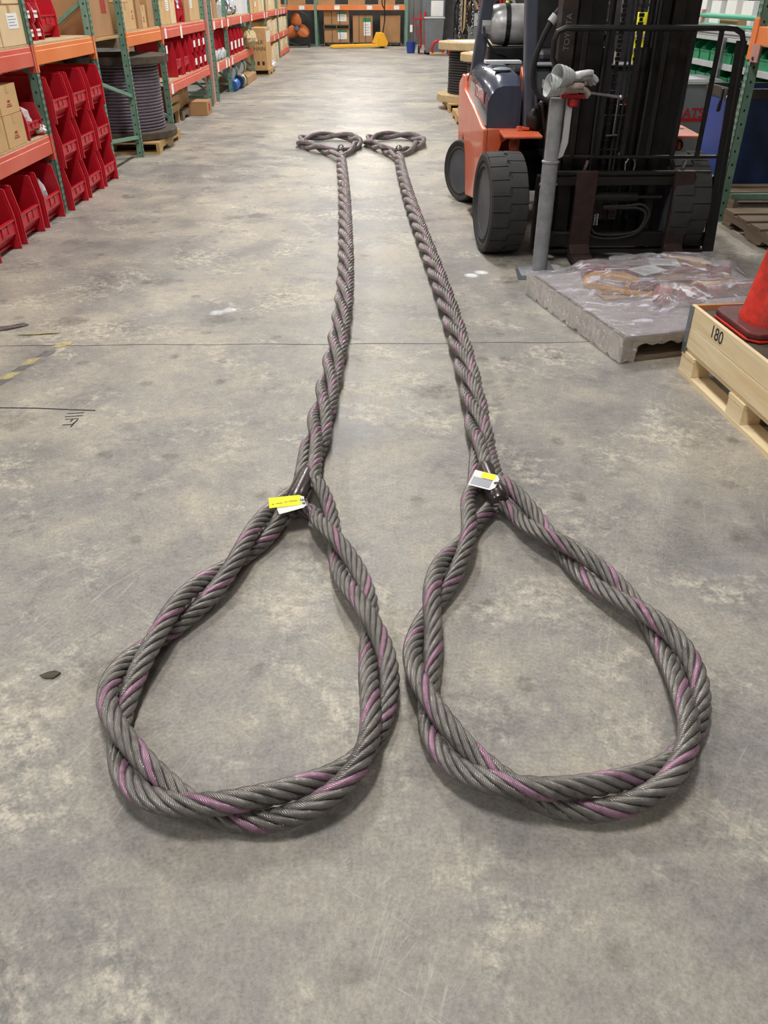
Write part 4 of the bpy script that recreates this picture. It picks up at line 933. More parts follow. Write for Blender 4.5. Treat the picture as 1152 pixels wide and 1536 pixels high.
# mast: outer and inner channels, cylinder, chains, hoses
def channel(x0, x1, y0, y1, z0, z1, open_right, nm, mat='black_steel'):
    m = F(); w_ = .014; m.box(x0, x1, y0, y0 + w_ + .006, z0, z1); m.box(x0, x1, y1 - w_, y1, z0, z1)
    if open_right: m.box(x0, x0 + w_, y0 + w_, y1 - w_, z0, z1)
    else: m.box(x1 - w_, x1, y0 + w_, y1 - w_, z0, z1)
    return m.build(nm, mat, fk)
ol = channel(1.275, 1.375, 6.10, 6.26, .10, 2.15, True, 'outer_mast_rail', 'mast_face'); channel(2.085, 2.185, 6.10, 6.26, .10, 2.15, False, 'outer_mast_rail')
channel(1.385, 1.455, 6.07, 6.22, .08, 2.15, True, 'inner_mast_rail'); channel(1.475, 1.575, 6.12, 6.20, .08, 2.15, True, 'inner_mast_rail')
channel(2.005, 2.075, 6.07, 6.22, .08, 2.15, False, 'inner_mast_rail'); channel(1.925, 1.995, 6.12, 6.20, .08, 2.15, False, 'inner_mast_rail')
mesh_text('mast_lettering', 'TOYOTA', .052, (1.325 - FO[0], 6.0985 - FO[1], 1.44), (PI / 2, -PI / 2, 0), 'grey_paint', ol)
for (z0, z1) in ((.12, .22), (.86, .93), (2.02, 2.12)):
    m = F(); m.box(1.28, 2.18, 6.21, 6.25, z0, z1); m.build('mast_crossmember', 'black_steel', fk, bevel=.004)
for x in (1.62, 1.88):
    m = F(); m.cyl((x, 6.16, .12), (x, 6.16, 1.35), .034, n=14); m.cyl((x, 6.16, 1.35), (x, 6.16, 2.1), .022, n=14); m.build('lift_cylinder', 'black_steel', fk, smooth=True)
for x in (1.68, 1.80):
    m = F()
    for k in range(74):
        z = .3 + .025 * k; wd = .016 if k % 2 else .011; m.box(x - wd, x + wd, 6.10 - wd * .5, 6.10 + wd * .5, z, z + .023)
    m.build('lift_chain', 'black_steel', fk, kind='stuff')
for x, ph in ((1.585, 0), (1.73, 1), (1.76, 2), (1.915, 3)):
    m = F(); m.tube([(x + .006 * math.sin(z * 5 + ph), 6.085 + .01 * math.cos(z * 4 + ph), z) for z in [.25 + .12 * k for k in range(16)]], .009, 6); m.build('hydraulic_hose', 'rubber_dark', fk, smooth=True)
for (a, b) in (((1.66, 6.05, .82), (1.74, 6.05, .825)), ((1.71, 6.05, .83), (1.71, 6.05, 1.05))):
    m = F(); m.cyl(a, b, .006, n=8); m.build('hose_clip', 'steel', fk)
m = F(); m.cyl((1.785, 6.06, .70), (1.785, 6.05, .70), .02, n=12); m.build('mast_bolt', 'steel', fk)
# bent hose guard loop beside the left pillar
m = F(); m.tube([tuple(v) for v in catmull([(1.36, 6.3, 1.62), (1.26, 6.3, 1.52), (1.17, 6.32, 1.30), (1.17, 6.34, 1.12), (1.24, 6.34, 1.03), (1.34, 6.32, 1.0)], .03)], .019, 10); m.build('hose_loop', 'rubber_dark', fk, smooth=True)
m = F(); m.cyl((1.245, 6.30, 1.49), (1.275, 6.30, 1.53), .03, n=12); m.build('hose_clamp', 'light_grey', fk)
# carriage and load backrest
m = F(); m.cyl((1.24, 5.93, .595), (2.40, 5.93, .595), .019, n=12); m.build('carriage_rod', 'black_steel', fk, smooth=True)
m = F(); m.box(1.21, 2.46, 5.92, 5.98, .515, .575); m.build('upper_carriage_bar', 'black_steel', fk, bevel=.005)
m = F(); m.box(1.21, 2.46, 5.92, 5.98, .09, .19); m.build('lower_carriage_bar', 'black_steel', fk, bevel=.005)
m = F(); m.box(1.21, 2.46, 5.90, 5.98, .05, .075); m.build('lower_hook_bar', 'black_steel', fk, bevel=.004)
for (x0, x1) in ((1.20, 1.24), (1.36, 1.45), (2.0, 2.06), (2.42, 2.47)):
    m = F(); m.box(x0, x1, 5.985, 6.06, .05, .57); m.build('carriage_plate', 'black_steel', fk, bevel=.004)
m = F(); m.cyl((1.58, 5.95, .43), (1.92, 5.95, .43), .032, n=14); m.cyl((1.92, 5.95, .43), (2.10, 5.95, .43), .014, n=12); sc_ = m.build('shift_cylinder', 'black_steel', fk, smooth=True)
for k, r2 in enumerate((.0, .025)):
    m = F(); m.tube([tuple(v) for v in catmull([(1.60, 5.93, .37), (1.58 + r2, 5.91, .25), (1.62 + r2, 5.90, .17 + r2 * .8), (1.80, 5.90, .155 + r2), (1.95, 5.90, .20 + r2 * .5), (2.02 - r2, 5.91, .32), (1.96 - r2, 5.92, .385 - r2), (1.85, 5.93, .375 - r2 * .6), (1.68, 5.93, .37 - r2 * .4)], .03)], .0095, 8); m.build('shift_hose', 'rubber_dark', fk, smooth=True)
for k in range(2):
    m = F(); m.cyl((1.622 + .02 * k, 5.90, .25), (1.622 + .02 * k, 5.90, .33), .008, n=8); m.build('hose_fitting', 'steel', fk)
m = F(); m.tube([tuple(v) for v in catmull([(1.80, 5.93, .60), (1.795, 5.93, .66), (1.825, 5.93, .70), (1.86, 5.93, .66), (1.855, 5.93, .60)], .02)], .005, 6); m.build('wire_ring', 'steel', fk)
lb = F(); lb.tube([tuple(v) for v in ([(1.245, 5.90, .06 + .13 * k) for k in range(10)] + [(1.20, 5.90, 1.30), (1.198, 5.90, 1.40), (1.215, 5.90, 1.45), (1.26, 5.90, 1.468)] + [(1.3 + .1 * k, 5.90, 1.470) for k in range(11)] + [(2.36, 5.90, 1.466), (2.41, 5.90, 1.44), (2.43, 5.90, 1.39), (2.435, 5.90, 1.3)] + [(2.44 + .006 * k, 5.90, 1.2 - .12 * k) for k in range(10)])], .018, 8); lb.build('backrest_frame', 'black', fk, smooth=True)
m = F(); m.prism([(2.385, 1.40), (2.45, 1.40), (2.535, .06), (2.455, .06)], 'Y', 5.89, 5.91); m.build('backrest_side_plate', 'black', fk)
m = F(); m.cyl((1.24, 5.90, .706), (2.49, 5.90, .706), .012, n=8); m.build('backrest_cross_bar', 'black_steel', fk, smooth=True)
for k, x in enumerate((1.40, 1.575, 1.75, 1.925, 2.10, 2.275)):
    m = F(); m.bar((x, 5.90, .71), (x + .0 - .0, 5.90, 1.465), .03, .014, up=(0, 1, 0)); m.build('backrest_bar', 'black', fk)
for x0, lean, wd in ((1.525, .03, .145), (2.215, .03, .135)):
    m = F(); pr_ = [(5.84, .03), (5.89, .03), (5.91, .10), (5.91, .62), (5.86, .62), (5.855, .12), (5.80, .075), (4.80, .045), (4.74, .032), (5.0, .028)]
    m.prism(pr_, 'X', x0 - wd / 2, x0 + wd / 2)
    m.v = [(x + (.62 - z) * -.0, y, z) for x, y, z in m.v]; m.build('fork', 'fork_steel', fk, bevel=.006)
    m = F(); m.bar((x0 - .02, 5.93, .60), (x0 + .0, 5.93, .68), .018, .018); m.build('fork_latch', 'steel', fk)

# ---------------------------------------------------------------- grey jack stand with work gloves
js = thing('jack_stand', 'scuffed grey pipe post with T-handle standing before the forklift', 'post', (1.195, 5.6, 0))
MB().box(-.14, .17, -.12, .14, 0, .012).build('base_plate', 'post_grey', js, bevel=.003)
MB().cyl((0, 0, .012), (.0, 0, .72), .052, n=24).build('outer_tube', 'post_grey', js, smooth=True)
MB().lathe([(.052, .72), (.058, .722), (.058, .732), (.05, .735)], (0, 0, 0), 24).build('collar', 'post_grey', js, smooth=True)
MB().cyl((0, 0, .73), (0, 0, 1.10), .046, n=24).build('inner_tube', 'post_grey', js, smooth=True)
m = MB(); m.prism([(.04, .74), (.075, .76), (.10, .84), (.10, 1.08), (.06, 1.10), (.06, .86)], 'Y', -.012, .012); m.build('side_bracket', 'light_grey', js, bevel=.004)
m = MB(); m.box(.02, .19, -.035, .035, 1.10, 1.125); m.lathe([(.028, 1.05), (.038, 1.06), (.038, 1.10)], (.10, 0, 0), 16); m.build('swivel_head', 'red_paint', js, bevel=.006)
m = MB(); m.cyl((.10, 0, 1.13), (.10, 0, 1.16), .02, n=12); m.cyl((.02, -.03, 1.155), (.39, -.05, 1.108), .0085, n=10); m.sph((.39, -.05, 1.108), .014); m.build('tommy_bar', 'steel', js, smooth=True)
m = MB(); m.cyl((-.06, 0, .585), (.06, 0, .585), .009, n=8); m.build('lock_pin', 'steel', js)
for k in range(1):
    m = MB(); m.prism([(.052, .012), (.11, .012), (.052, .09)], 'Y', -.006, .006); m.build('gusset', 'post_grey', js)
def glove(label, loc, rot, seed):
    g = thing('work_glove', label, 'glove', loc); g.rotation_euler = rot
    m = MB(); n = 20; prof = [(-.175, .074, .066), (-.13, .068, .058), (-.09, .058, .047), (-.07, .048, .036)]; vs = []
    for x, a, b in prof:
        for k in range(n): t = 2 * PI * k / n; vs.append((x, a * math.cos(t), b * math.sin(t)))
    for x, a, b in reversed(prof):
        for k in range(n): t = 2 * PI * k / n; vs.append((x + .001, (a - .004) * math.cos(t), (b - .004) * math.sin(t)))
    L = len(prof) * 2; m.add(vs, [(i * n + k, i * n + (k + 1) % n, (i + 1) * n + (k + 1) % n, (i + 1) * n + k) for i in range(L - 1) for k in range(n)])
    m.add([vs[k] for k in range(n)] + [vs[(L - 1) * n + k] for k in range(n)], [(k, n + k, n + (k + 1) % n, (k + 1) % n) for k in range(n)])
    cf = m.build('cuff', 'glove_fabric', g, smooth=True)
    for x, a, b in ((-.155, .0718, .0628), (-.13, .0684, .0584), (-.105, .0620, .0512)):
        m = MB(); m.tube([(x, a * math.cos(t), b * math.sin(t)) for t in [2 * PI * k / 24 for k in range(24)]], .0022, 5, True); m.build('cuff_stripe', 'cuff_stripe', cf)
    me = bpy.data.meshes.new('hand'); r_g = random.Random(seed)
    P = [(-.075, 0, 0), (-.03, 0, .004), (.02, 0, .008)]; E = [(0, 1), (1, 2)]; rad = [.042, .048, .044]
    for fx, (y0, ln, cu) in enumerate(((-.036, .074, .5), (-.012, .086, .65), (.012, .082, .8), (.034, .066, .95))):
        b0 = len(P); P.append((.040, y0, .008)); rad.append(.017); E.append((2, b0)); x, z, a = .040, .008, .1
        for s_ in range(3):
            x += ln / 3 * math.cos(a); z -= ln / 3 * math.sin(a); a += cu * .9; P.append((x, y0 * 1.12, z)); rad.append(.0165 - .0012 * s_); E.append((len(P) - 2, len(P) - 1))
    b0 = len(P); P += [(-.03, -.045, .012), (.0, -.072, .018), (.035, -.085, .016)]; rad += [.02, .018, .016]; E += [(1, b0), (b0, b0 + 1), (b0 + 1, b0 + 2)]
    me.from_pydata(P, E, []); h = bpy.data.objects.new('hand', me); col.objects.link(h); h.parent = g; me.materials.append(M['glove_leather' if seed % 2 else 'plastic_bag'])
    sk = h.modifiers.new('skin', 'SKIN'); sk.use_smooth_shade = True
    sv = me.skin_vertices[0].data if me.skin_vertices else None
    if sv is None:
        bpy.context.view_layer.objects.active = h; me.attributes; 
    for i, v in enumerate(me.skin_vertices[0].data): v.radius = (rad[i], rad[i] * .72 if i < 3 else rad[i]); v.use_root = (i == 0)
    h.modifiers.new('sub', 'SUBSURF').levels = 2; h.modifiers['sub'].render_levels = 2
    return g
try:
    glove('upper grey white work glove with striped cuff on the pipe post', (1.320, 5.56, 1.215), (R(-14), R(5), R(20)), 2)
    glove('tan leather work glove under the grey white one on the pipe post', (1.285, 5.57, 1.150), (R(-10), R(9), R(8)), 3)
except Exception as e: print('GLOVE', e)

# ---------------------------------------------------------------- stretch-wrapped pallet of rigging gear
WP = (1.035, 5.10, 0); WA = R(-14.3)      # far left corner; local +x runs right, local -y runs towards the camera
def wloc(x, y, z=0): c, s = math.cos(WA + R(0)), math.sin(WA); return (WP[0] + x * c - y * s, WP[1] + x * s + y * c, z)
wa = R(14.3)
def wl(x, y, z=0): return (WP[0] + x * math.cos(wa) - y * math.sin(wa), WP[1] + x * math.sin(wa) + y * math.cos(wa), z)
WX, WY = 1.27, 1.20
wp = thing('wood_pallet', 'old wooden pallet under the film-wrapped load before the forklift', 'pallet', wl(0, -WY), wa)
for k in range(7): MB().box(0, WX, WY * k / 7 + .004, WY * (k + 1) / 7 - .02, .112, .130).build('deck_board', 'wood_old0', wp)
for x in (0, .70, WX - .04): MB().box(x, x + .04, 0, WY, .018, .1115).build('stringer', 'wood_old1', wp)
for y in (0, WY / 2 - .05, WY - .1): MB().box(0, WX, y, y + .1, 0, .0175).build('bottom_board', 'wood_old0', wp)
wa0 = wa
def wthing(n, l, c, x, y, z, rz=0): return thing(n, l, c, wl(x, y, z), wa0 + rz)
o = MB().box(-.0, WX - .06, -WY + .04, -.04, .1305, .136).build('cardboard_sheet', 'sheet_grey'); o.location = wl(.03, 0); o.rotation_euler = (0, 0, wa0); tag(o, 'pale grey cardboard sheet lying under the wrapped rigging load', 'cardboard')
t = wthing('rigging_bar', 'long maroon bar with flanged ends at the back of the wrapped load', 'bar', .26, -.20, .19, R(-16))
MB().cyl((.12, 0, 0), (.80, 0, 0), .036, n=18).build('tube', 'maroon_gloss', t, smooth=True)
for x0, s in ((0, 1), (.92, -1)):
    MB().lathe([(.0, 0), (.046, 0), (.05, s * .015), (.05, s * .03), (.036, s * .05), (.033, s * .10), (.046, s * .12), (.046, s * .14), (.03, s * .16)][::s], (x0, 0, 0), 20, 'X').build('end_fitting', 'maroon_gloss', t, smooth=True)
t = wthing('rigging_bar', 'short maroon bar with two bulbs at the front of the wrapped load', 'bar', .46, -.80, .205, R(-10))
MB().sph((0, 0, 0), .064, .064, .064, 18, 12).build('ball_end', 'maroon_gloss', t, smooth=True)
MB().sph((.20, 0, 0), .062, .064, .064, 18, 12).build('ball_end', 'maroon_gloss', t, smooth=True)
MB().cyl((.05, 0, 0), (.20, 0, 0), .042, n=16).build('neck', 'maroon_gloss', t, smooth=True)
MB().cyl((.24, 0, .01), (.68, .02, .03), .042, n=16).build('tube', 'maroon_gloss', t, smooth=True)
t = wthing('rigging_bar', 'dark maroon rod lying between the orange hooks under film', 'bar', .40, -.55, .175, R(2))
MB().cyl((.0, 0, 0), (.64, 0, 0.0), .033, n=16).build('tube', 'maroon_gloss', t, smooth=True)
def hook(label, x, y, rz, s=1.0, mat='yellow_tan'):
    t = wthing('lifting_hook', label, 'hook', x, y, .1365, rz); m = MB(); pts = []
    for k in range(20):
        a = R(-60 + 300 * k / 19); pts.append((s * .15 * math.cos(a), s * .12 * math.sin(a), .032))
    pts += [(s * .10, s * -.19, .032), (s * .22, s * -.20, .03)]
    m.tube(pts, [s * (.018 + .018 * math.sin(PI * min(1, k / 20))) for k in range(len(pts))], 10); m.build('hook_body', mat, t, smooth=True)
    MB().cyl((s * .20, s * -.20, .032), (s * .30, s * -.20, .032), .022, n=12).build('shank', mat, t, smooth=True); return t
hook('bright yellow hook at the left of the wrapped load', .36, -.40, R(-25), 1.0, 'yellow')
hook('orange tan hook at the far right of the wrapped load', .98, -.22, R(-35), 1.05)
hook('orange tan hook at the near right of the wrapped load', .95, -.52, R(200), .9)
t = wthing('kraft_card', 'tan card with handwriting inside the wrapped load', 'card', .20, -.62, .142); MB().box(0, .22, 0, .16, 0, .003).build('card_sheet', 'tan_card', t)
mesh_text('handwriting', 'Reserve', .052, (.11, .08, .0038), (0, 0, R(-6)), 'ink', t.children[0])
for k, (x, y, rz, a, b) in enumerate(((.37, -.28, -12, .14, .08), (.50, -.52, 14, .20, .15), (.66, -.34, -20, .18, .15))):
    t = wthing('packing_slip', ['small white label on the yellow hook under film', 'crumpled white packing slip in the middle of the load', 'white printed packing slip right of centre on the load'][k], 'paper', x, y, .235 if k else .215, R(rz))
    s_ = MB().box(0, a, 0, b, 0, .002).build('paper_sheet', 'paper', t)
    m = MB()
    for q in range(4): m.box(a * .1, a * .75, b * (.2 + .17 * q), b * (.2 + .17 * q) + .006, .0021, .0025)
    m.build('paper_print', 'ink_blue', s_)
# the film itself: a membrane stretched over the load, down the sides, with wrinkles
nx, ny = 90, 90; gx = np.linspace(-.012, WX + .012, nx); gy = np.linspace(-WY - .012, .012, ny); Xg, Yg = np.meshgrid(gx, gy, indexing='ij')
Z = np.full((nx, ny), .142)
def blob(a, b, r, z):
    global Z
    a = np.array(a); b = np.array(b); d = b - a; L2 = (d ** 2).sum() + 1e-9
    t = np.clip(((Xg - a[0]) * d[0] + (Yg - a[1]) * d[1]) / L2, 0, 1); dist = np.hypot(Xg - a[0] - t * d[0], Yg - a[1] - t * d[1])
    Z = np.maximum(Z, np.where(dist < r, z + np.sqrt(np.maximum(r * r - dist ** 2, 0)), 0))
def rot_end(x, y, rz, l): return (x + l * math.cos(rz), y + l * math.sin(rz))
blob((.26, -.20), rot_end(.26, -.20, R(-16), .92), .06, .195); blob((.46, -.80), rot_end(.46, -.80, R(-10), .20), .075, .207); blob(rot_end(.46, -.8, R(-10), .2), rot_end(.46, -.80, R(-10), .68), .055, .23)
blob((.40, -.55), (1.04, -.53), .05, .18); blob((.30, -.30), (.42, -.48), .06, .19); blob((.66, -.36), (.86, -.22), .03, .225); blob((.5, -.5), (.7, -.4), .04, .215); blob((.93, -.2), (.97, -.3), .14, .07)
for dx_, dy_, dr_ in ((.36, -.40, .19), (.98, -.22, .20), (.95, -.52, .17)): Z = np.maximum(Z, np.where(np.hypot(Xg - dx_, Yg - dy_) < dr_, .209, 0))
fix = Z.copy()
for it in range(260):
    A = Z.copy(); A[1:-1, 1:-1] = .25 * (Z[2:, 1:-1] + Z[:-2, 1:-1] + Z[1:-1, 2:] + Z[1:-1, :-2]); Z = np.maximum(fix, A)
Z += .006
rs_ = np.random.RandomState(3)
Z[2:-2, 2:-2] += (.004 * np.sin(Xg * 40 + 6 * np.sin(Yg * 7)) * np.sin(Yg * 23))[2:-2, 2:-2] * (Z[2:-2, 2:-2] > .16)
vs = [(Xg[i, j], Yg[i, j], Z[i, j]) for i in range(nx) for j in range(ny)]
fs = [(i * ny + j, (i + 1) * ny + j, (i + 1) * ny + j + 1, i * ny + j + 1) for i in range(nx - 1) for j in range(ny - 1)]
wrap = thing('stretch_wrap', 'clear stretch film wrapped over the rigging load and pallet', 'wrap', wl(0, 0), wa0)
m = MB(); m.add(vs, fs); m.build('film_top', 'film', wrap, smooth=True)
per = [(i, 0) for i in range(nx)] + [(nx - 1, j) for j in range(1, ny)] + [(i, ny - 1) for i in range(nx - 2, -1, -1)] + [(0, j) for j in range(ny - 2, 0, -1)]
m = MB(); rows = 7; vs = []
for q in range(rows):
    for k, (i, j) in enumerate(per):
        x, y = Xg[i, j], Yg[i, j]; f = q / (rows - 1); near = (j in (0, ny - 1)); lim = .012 if i < nx * .06 or not near else .10
        z = Z[i, j] * (1 - f) + (lim + .012 * math.sin(k * .9) * math.sin(k * .23)) * f
        ox_, oy_ = (-1 if i == 0 else 1 if i == nx - 1 else 0), (-1 if j == 0 else 1 if j == ny - 1 else 0)
        dsp = .004 + .007 * f * (.5 + .5 * math.sin(k * 1.7 + q)) ; vs.append((x + ox_ * dsp, y + oy_ * dsp, z))
NP = len(per); m.add(vs, [(q * NP + k, q * NP + (k + 1) % NP, (q + 1) * NP + (k + 1) % NP, (q + 1) * NP + k) for q in range(rows - 1) for k in range(NP)]); m.build('film_skirt', 'film', wrap, smooth=True)
m = MB(); m.tube([tuple(v) for v in catmull([(.46, -.16, .245), (.60, -.22, .26), (.74, -.27, .265), (.80, -.29, .27)], .03)], [.012, .016, .014, .018, .02, .012, .016, .022, .024, .02, .016, .014, .012, .012][:len(catmull([(.46, -.16, .245), (.60, -.22, .26), (.74, -.27, .265), (.80, -.29, .27)], .03))], 7); m.build('film_knot', 'film', wrap, smooth=True)
o = MB().box(0, .40, 0, .26, 0, .003).build('floor_plate', 'grey_dash'); o.location = (1.02, 5.42, 0); o.rotation_euler = (0, 0, R(-4)); tag(o, 'steel cover plate let into the floor beneath the pipe post', 'plate')
# ---------------------------------------------------------------- pine collar crate with traffic cone
CR = (1.603, 3.83, 0); CA = R(4.6); CL, CW = 1.2, .8
def cl(x, y, z=0): return (CR[0] + x * math.cos(CA) - y * math.sin(CA), CR[1] + x * math.sin(CA) + y * math.cos(CA), z)
cp = thing('wood_pallet', 'new pine block pallet under the open crate at the right edge', 'pallet', cl(0, -CL), CA)
for k in range(5): MB().box(.008 + .162 * k, .145 + .162 * k, 0, CL, .122, .144).build('deck_board', 'pine1', cp)
for y in (0, CL / 2 - .07, CL - .145): MB().box(0, CW, y, y + .145, .100, .1215).build('cross_board', 'pine0', cp)
for x in (0, CW / 2 - .05, CW - .10):
    for y in (.0, CL / 2 - .07, CL - .145): MB().box(x + .002, x + .098, y + .002, y + .143, .0225, .0995).build('block', 'pine1', cp, bevel=.002, seg=1)
    MB().box(x, x + .10, 0, CL, 0, .022).build('bottom_board', 'pine1', cp)
cc = thing('crate_collar', 'open pine collar crate marked 180 holding a traffic cone', 'crate', cl(0, -CL), CA)
z0 = .1455; hb = .105
for k in range(2):
    za, zb = z0 + k * (hb + .002), z0 + k * (hb + .002) + hb
    sidep = MB().box(0, .02, 0, CL, za, zb).build('side_plank', 'pine1', cc, bevel=.002, seg=1)
    MB().box(CW - .02, CW, 0, CL, za, zb).build('side_plank', 'pine1', cc, bevel=.002, seg=1)
    MB().box(.021, CW - .021, CL - .02, CL, za, zb).build('end_plank', 'pine_inner', cc, bevel=.002, seg=1)
    MB().box(.021, CW - .021, 0, .02, za, zb).build('end_plank', 'pine_inner', cc, bevel=.002, seg=1)
mesh_text('handwriting', '180', .085, (-.0012, CL - .30, z0 + hb * 1.55), (PI / 2, 0, -PI / 2), 'ink', sidep)
hn = MB(); hn.box(-.004, .0, CL - .035, CL + .003, z0 - .03, z0 + 2 * hb); hn.box(-.004, .04, CL, CL + .004, z0 - .03, z0 + 2 * hb); hg = hn.build('hinge_strap', 'galv', cc)
for k in range(4): MB().cyl((-.004, CL - .018, z0 + .02 + .055 * k), (-.0065, CL - .018, z0 + .02 + .055 * k), .007, n=10).build('rivet', 'steel', hg)
co = thing('traffic_cone', 'orange red traffic cone with dirty dark base inside the pine crate', 'cone', cl(.255, -.30, .352), CA); bs = .20
MB().prism([(-bs, -bs + .04), (-bs + .04, -bs), (bs - .04, -bs), (bs, -bs + .04), (bs, bs - .04), (bs - .04, bs), (-bs + .04, bs), (-bs, bs - .04)], 'Z', 0, .03).build('cone_base', 'cone_base', co, bevel=.008)
MB().prism([(-bs - .004, -bs + .04), (-bs + .04, -bs - .004), (bs - .04, -bs - .004), (bs + .004, -bs + .04), (bs + .004, bs - .04), (bs - .04, bs + .004), (-bs + .04, bs + .004), (-bs - .004, bs - .04)], 'Z', -.012, -.0005).build('base_rim', 'cone_orange', co, bevel=.004)
MB().lathe([(.152, .028), (.150, .045), (.142, .06), (.036, .74), (.030, .745), (.026, .74)], (0, 0, 0), 36).build('cone_body', 'cone_orange', co, smooth=True)
b = MB().box(.03, CW - .03, .03, CL - .03, z0 + .0005, z0 + .19).build('crate_goods', 'flange_dark'); b.location = cl(0, -CL); b.rotation_euler = (0, 0, CA); tag(b, 'dark goods filling the pine crate beneath the cone', 'goods')

# ---------------------------------------------------------------- right-hand side
rk = thing('rack_frame', 'green perforated rack upright with orange beam at the right edge', 'rack', (3.0, 7.1, 0))
post_parts(rk, 3.0, 7.1, 1.8, side='R'); post_parts(rk, 4.05, 7.1, 1.8, side='R', holes=False)
for a, b in (((3.1, .20), (4.0, .20)), ((3.1, 1.6), (4.0, 1.6))): MB().bar((a[0], 7.1, a[1]), (b[0], 7.1, b[1]), .035, .04).build('brace', 'green_post', rk)
m = MB(); m.box(3.0, 3.05, 4.2, 7.06, 1.32, 1.445); m.build('shelf_beam', 'beam_orange', rk, bevel=.004)
m = MB(); m.box(2.99, 3.005, 7.05, 7.145, 1.22, 1.50); m.build('beam_connector', 'beam_orange', rk, bevel=.003)
m = MB(); m.box(2.985, 2.993, 6.92, 7.06, 1.21, 1.33); m.build('beam_bracket', 'pink_column', rk)
MB().cyl((2.985, 7.0, 1.235), (2.977, 7.0, 1.235), .012, n=10).build('bracket_bolt', 'cable_dark', rk)
MB().box(3.1, 4.0, 5.0, 7.05, 1.446, 1.465).build('shelf_board', 'deck_board', rk)
localise(rk)
t = thing('wire_coil', 'coil of copper brown wire lying on the right rack shelf', 'coil', (3.42, 6.66, 1.466))
for k in range(7): MB().lathe([(.30 + .012 * math.cos(a), .02 + .026 * k + .012 * math.sin(a)) for a in [2 * PI * q / 8 for q in range(8)]], (0, 0, 0), 36, 'Z', True).build('wire_turn', 'fork_steel' if k % 2 else 'flange_pale', t, smooth=True)
p = pallet('wood_pallet', 'weathered wooden pallet on the floor at the right, before the dark tub', (3.02, 5.72, 0), 1.1, 1.25, old=True, nb=5)
pallet('wood_pallet', 'second weathered pallet lying under the blue tub at the right', (3.25, 7.35, 0), 1.2, 1.5, old=True, nb=6)
# tilting blue tub; shade on front, rear and floor painted in as navy
tb = thing('parts_tub', 'big blue tub with metal rim and white corner strip behind the rack post', 'tub', (3.28, 7.98, .131))
def quad(mb, a, b, c, d, th): 
    n = (Vector(b) - Vector(a)).cross(Vector(d) - Vector(a)).normalized() * th
    P = [Vector(v) for v in (a, b, c, d)]; mb.add([tuple(v) for v in P] + [tuple(v - n) for v in P], [(0, 1, 2, 3), (7, 6, 5, 4), (0, 4, 5, 1), (1, 5, 6, 2), (2, 6, 7, 3), (3, 7, 4, 0)])
lx, ly, hh, ti = 1.1, .62, .80, .05
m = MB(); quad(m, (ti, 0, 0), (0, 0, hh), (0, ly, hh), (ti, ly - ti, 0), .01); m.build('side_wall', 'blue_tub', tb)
m = MB(); quad(m, (ti, ti * .3, 0), (lx - ti, ti * .3, 0), (lx, 0, hh), (0, 0, hh), .01); m.build('front_wall', 'navy_and_tub_shade', tb)
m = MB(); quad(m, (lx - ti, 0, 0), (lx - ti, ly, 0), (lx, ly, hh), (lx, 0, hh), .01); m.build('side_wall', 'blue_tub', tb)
m = MB(); quad(m, (ti, ly - ti, 0), (0, ly, hh), (lx, ly, hh), (lx - ti, ly - ti, 0), .01); m.build('rear_wall', 'navy_and_tub_shade', tb)
MB().box(ti, lx - ti, .02, ly - ti, 0, .01).build('tub_floor', 'navy_and_tub_shade', tb)
for (a, b) in (((0, 0), (lx, 0)), ((0, ly), (lx, ly)), ((0, 0), (0, ly)), ((lx, 0), (lx, ly))): MB().bar((a[0], a[1], hh - .035), (b[0], b[1], hh - .035), .022, .085).build('rim', 'tub_rim', tb, bevel=.006)
m = MB(); m.bar((ti - .006, ti * .1, .01), (-.008, -.006, hh - .09), .035, .012); m.build('corner_strip', 'white_board', tb)
MB().sph((-.02, .02, hh - .06), .016).build('rivet', 'light_grey', tb)
t = thing('spring_clamp', 'small black clamp hanging on the blue tub rim', 'clamp', (3.26, 8.12, .80))
m = MB(); m.box(-.028, -.008, -.04, .0, -.05, .13); m.prism([(-.03, -.06), (-.005, -.06), (-.005, .0), (-.05, .04)], 'X', -.04, -.012); m.build('jaw', 'black', t, bevel=.005)
# shelving unit with green bins
su = thing('shelving_unit', 'grey shelving with green bins, white ledges and green pipe rail at the right', 'shelving', (4.05, 8.7, 0))
for z, nm in ((.86, 'shelf_board'), (.97, 'shelf_board'), (1.235, 'shelf_board')):
    pass
MB().box(4.05, 4.60, 8.7, 13.6, .925, .985).build('shelf_board', 'light_grey', su, bevel=.004)
MB().box(4.05, 4.60, 8.7, 13.6, .70, .745).build('shelf_board', 'light_grey', su, bevel=.004)
MB().box(4.05, 4.62, 8.7, 13.6, 1.20, 1.24).build('shelf_board', 'light_grey', su, bevel=.004)
for k in range(2): MB().box(4.06 - .02 * k, 4.62, 8.7, 13.6, 1.244 + .031 * k, 1.272 + .031 * k).build('drawer_front', 'light_grey', su, bevel=.003)
for y in (8.72, 10.3, 11.9, 13.55): MB().box(4.015, 4.048, y, y + .04, 0, 1.24).build('upright_post', 'galv', su)
MB().cyl((4.06, 8.7, 1.44), (4.06, 13.6, 1.44), .026, n=12).build('pipe_rail', 'green_rail', su, smooth=True)
MB().cyl((4.06, 8.7, 1.35), (4.06, 13.6, 1.35), .018, n=12).build('pipe_rail', 'green_rail', su, smooth=True)
for y in (8.75, 11.2, 13.5): MB().box(4.04, 4.08, y, y + .05, 1.306, 1.5).build('rail_post', 'pink_column', su)
MB().box(4.58, 4.62, 8.7, 13.6, 0, 2.2).build('back_panel', 'grey_paint', su)
for y in (9.2, 10.1, 11.0, 12.0, 13.0): MB().box(4.52, 4.56, y, y + .04, 1.306, 2.2).build('rear_post', 'dark_wall', su)
localise(su)
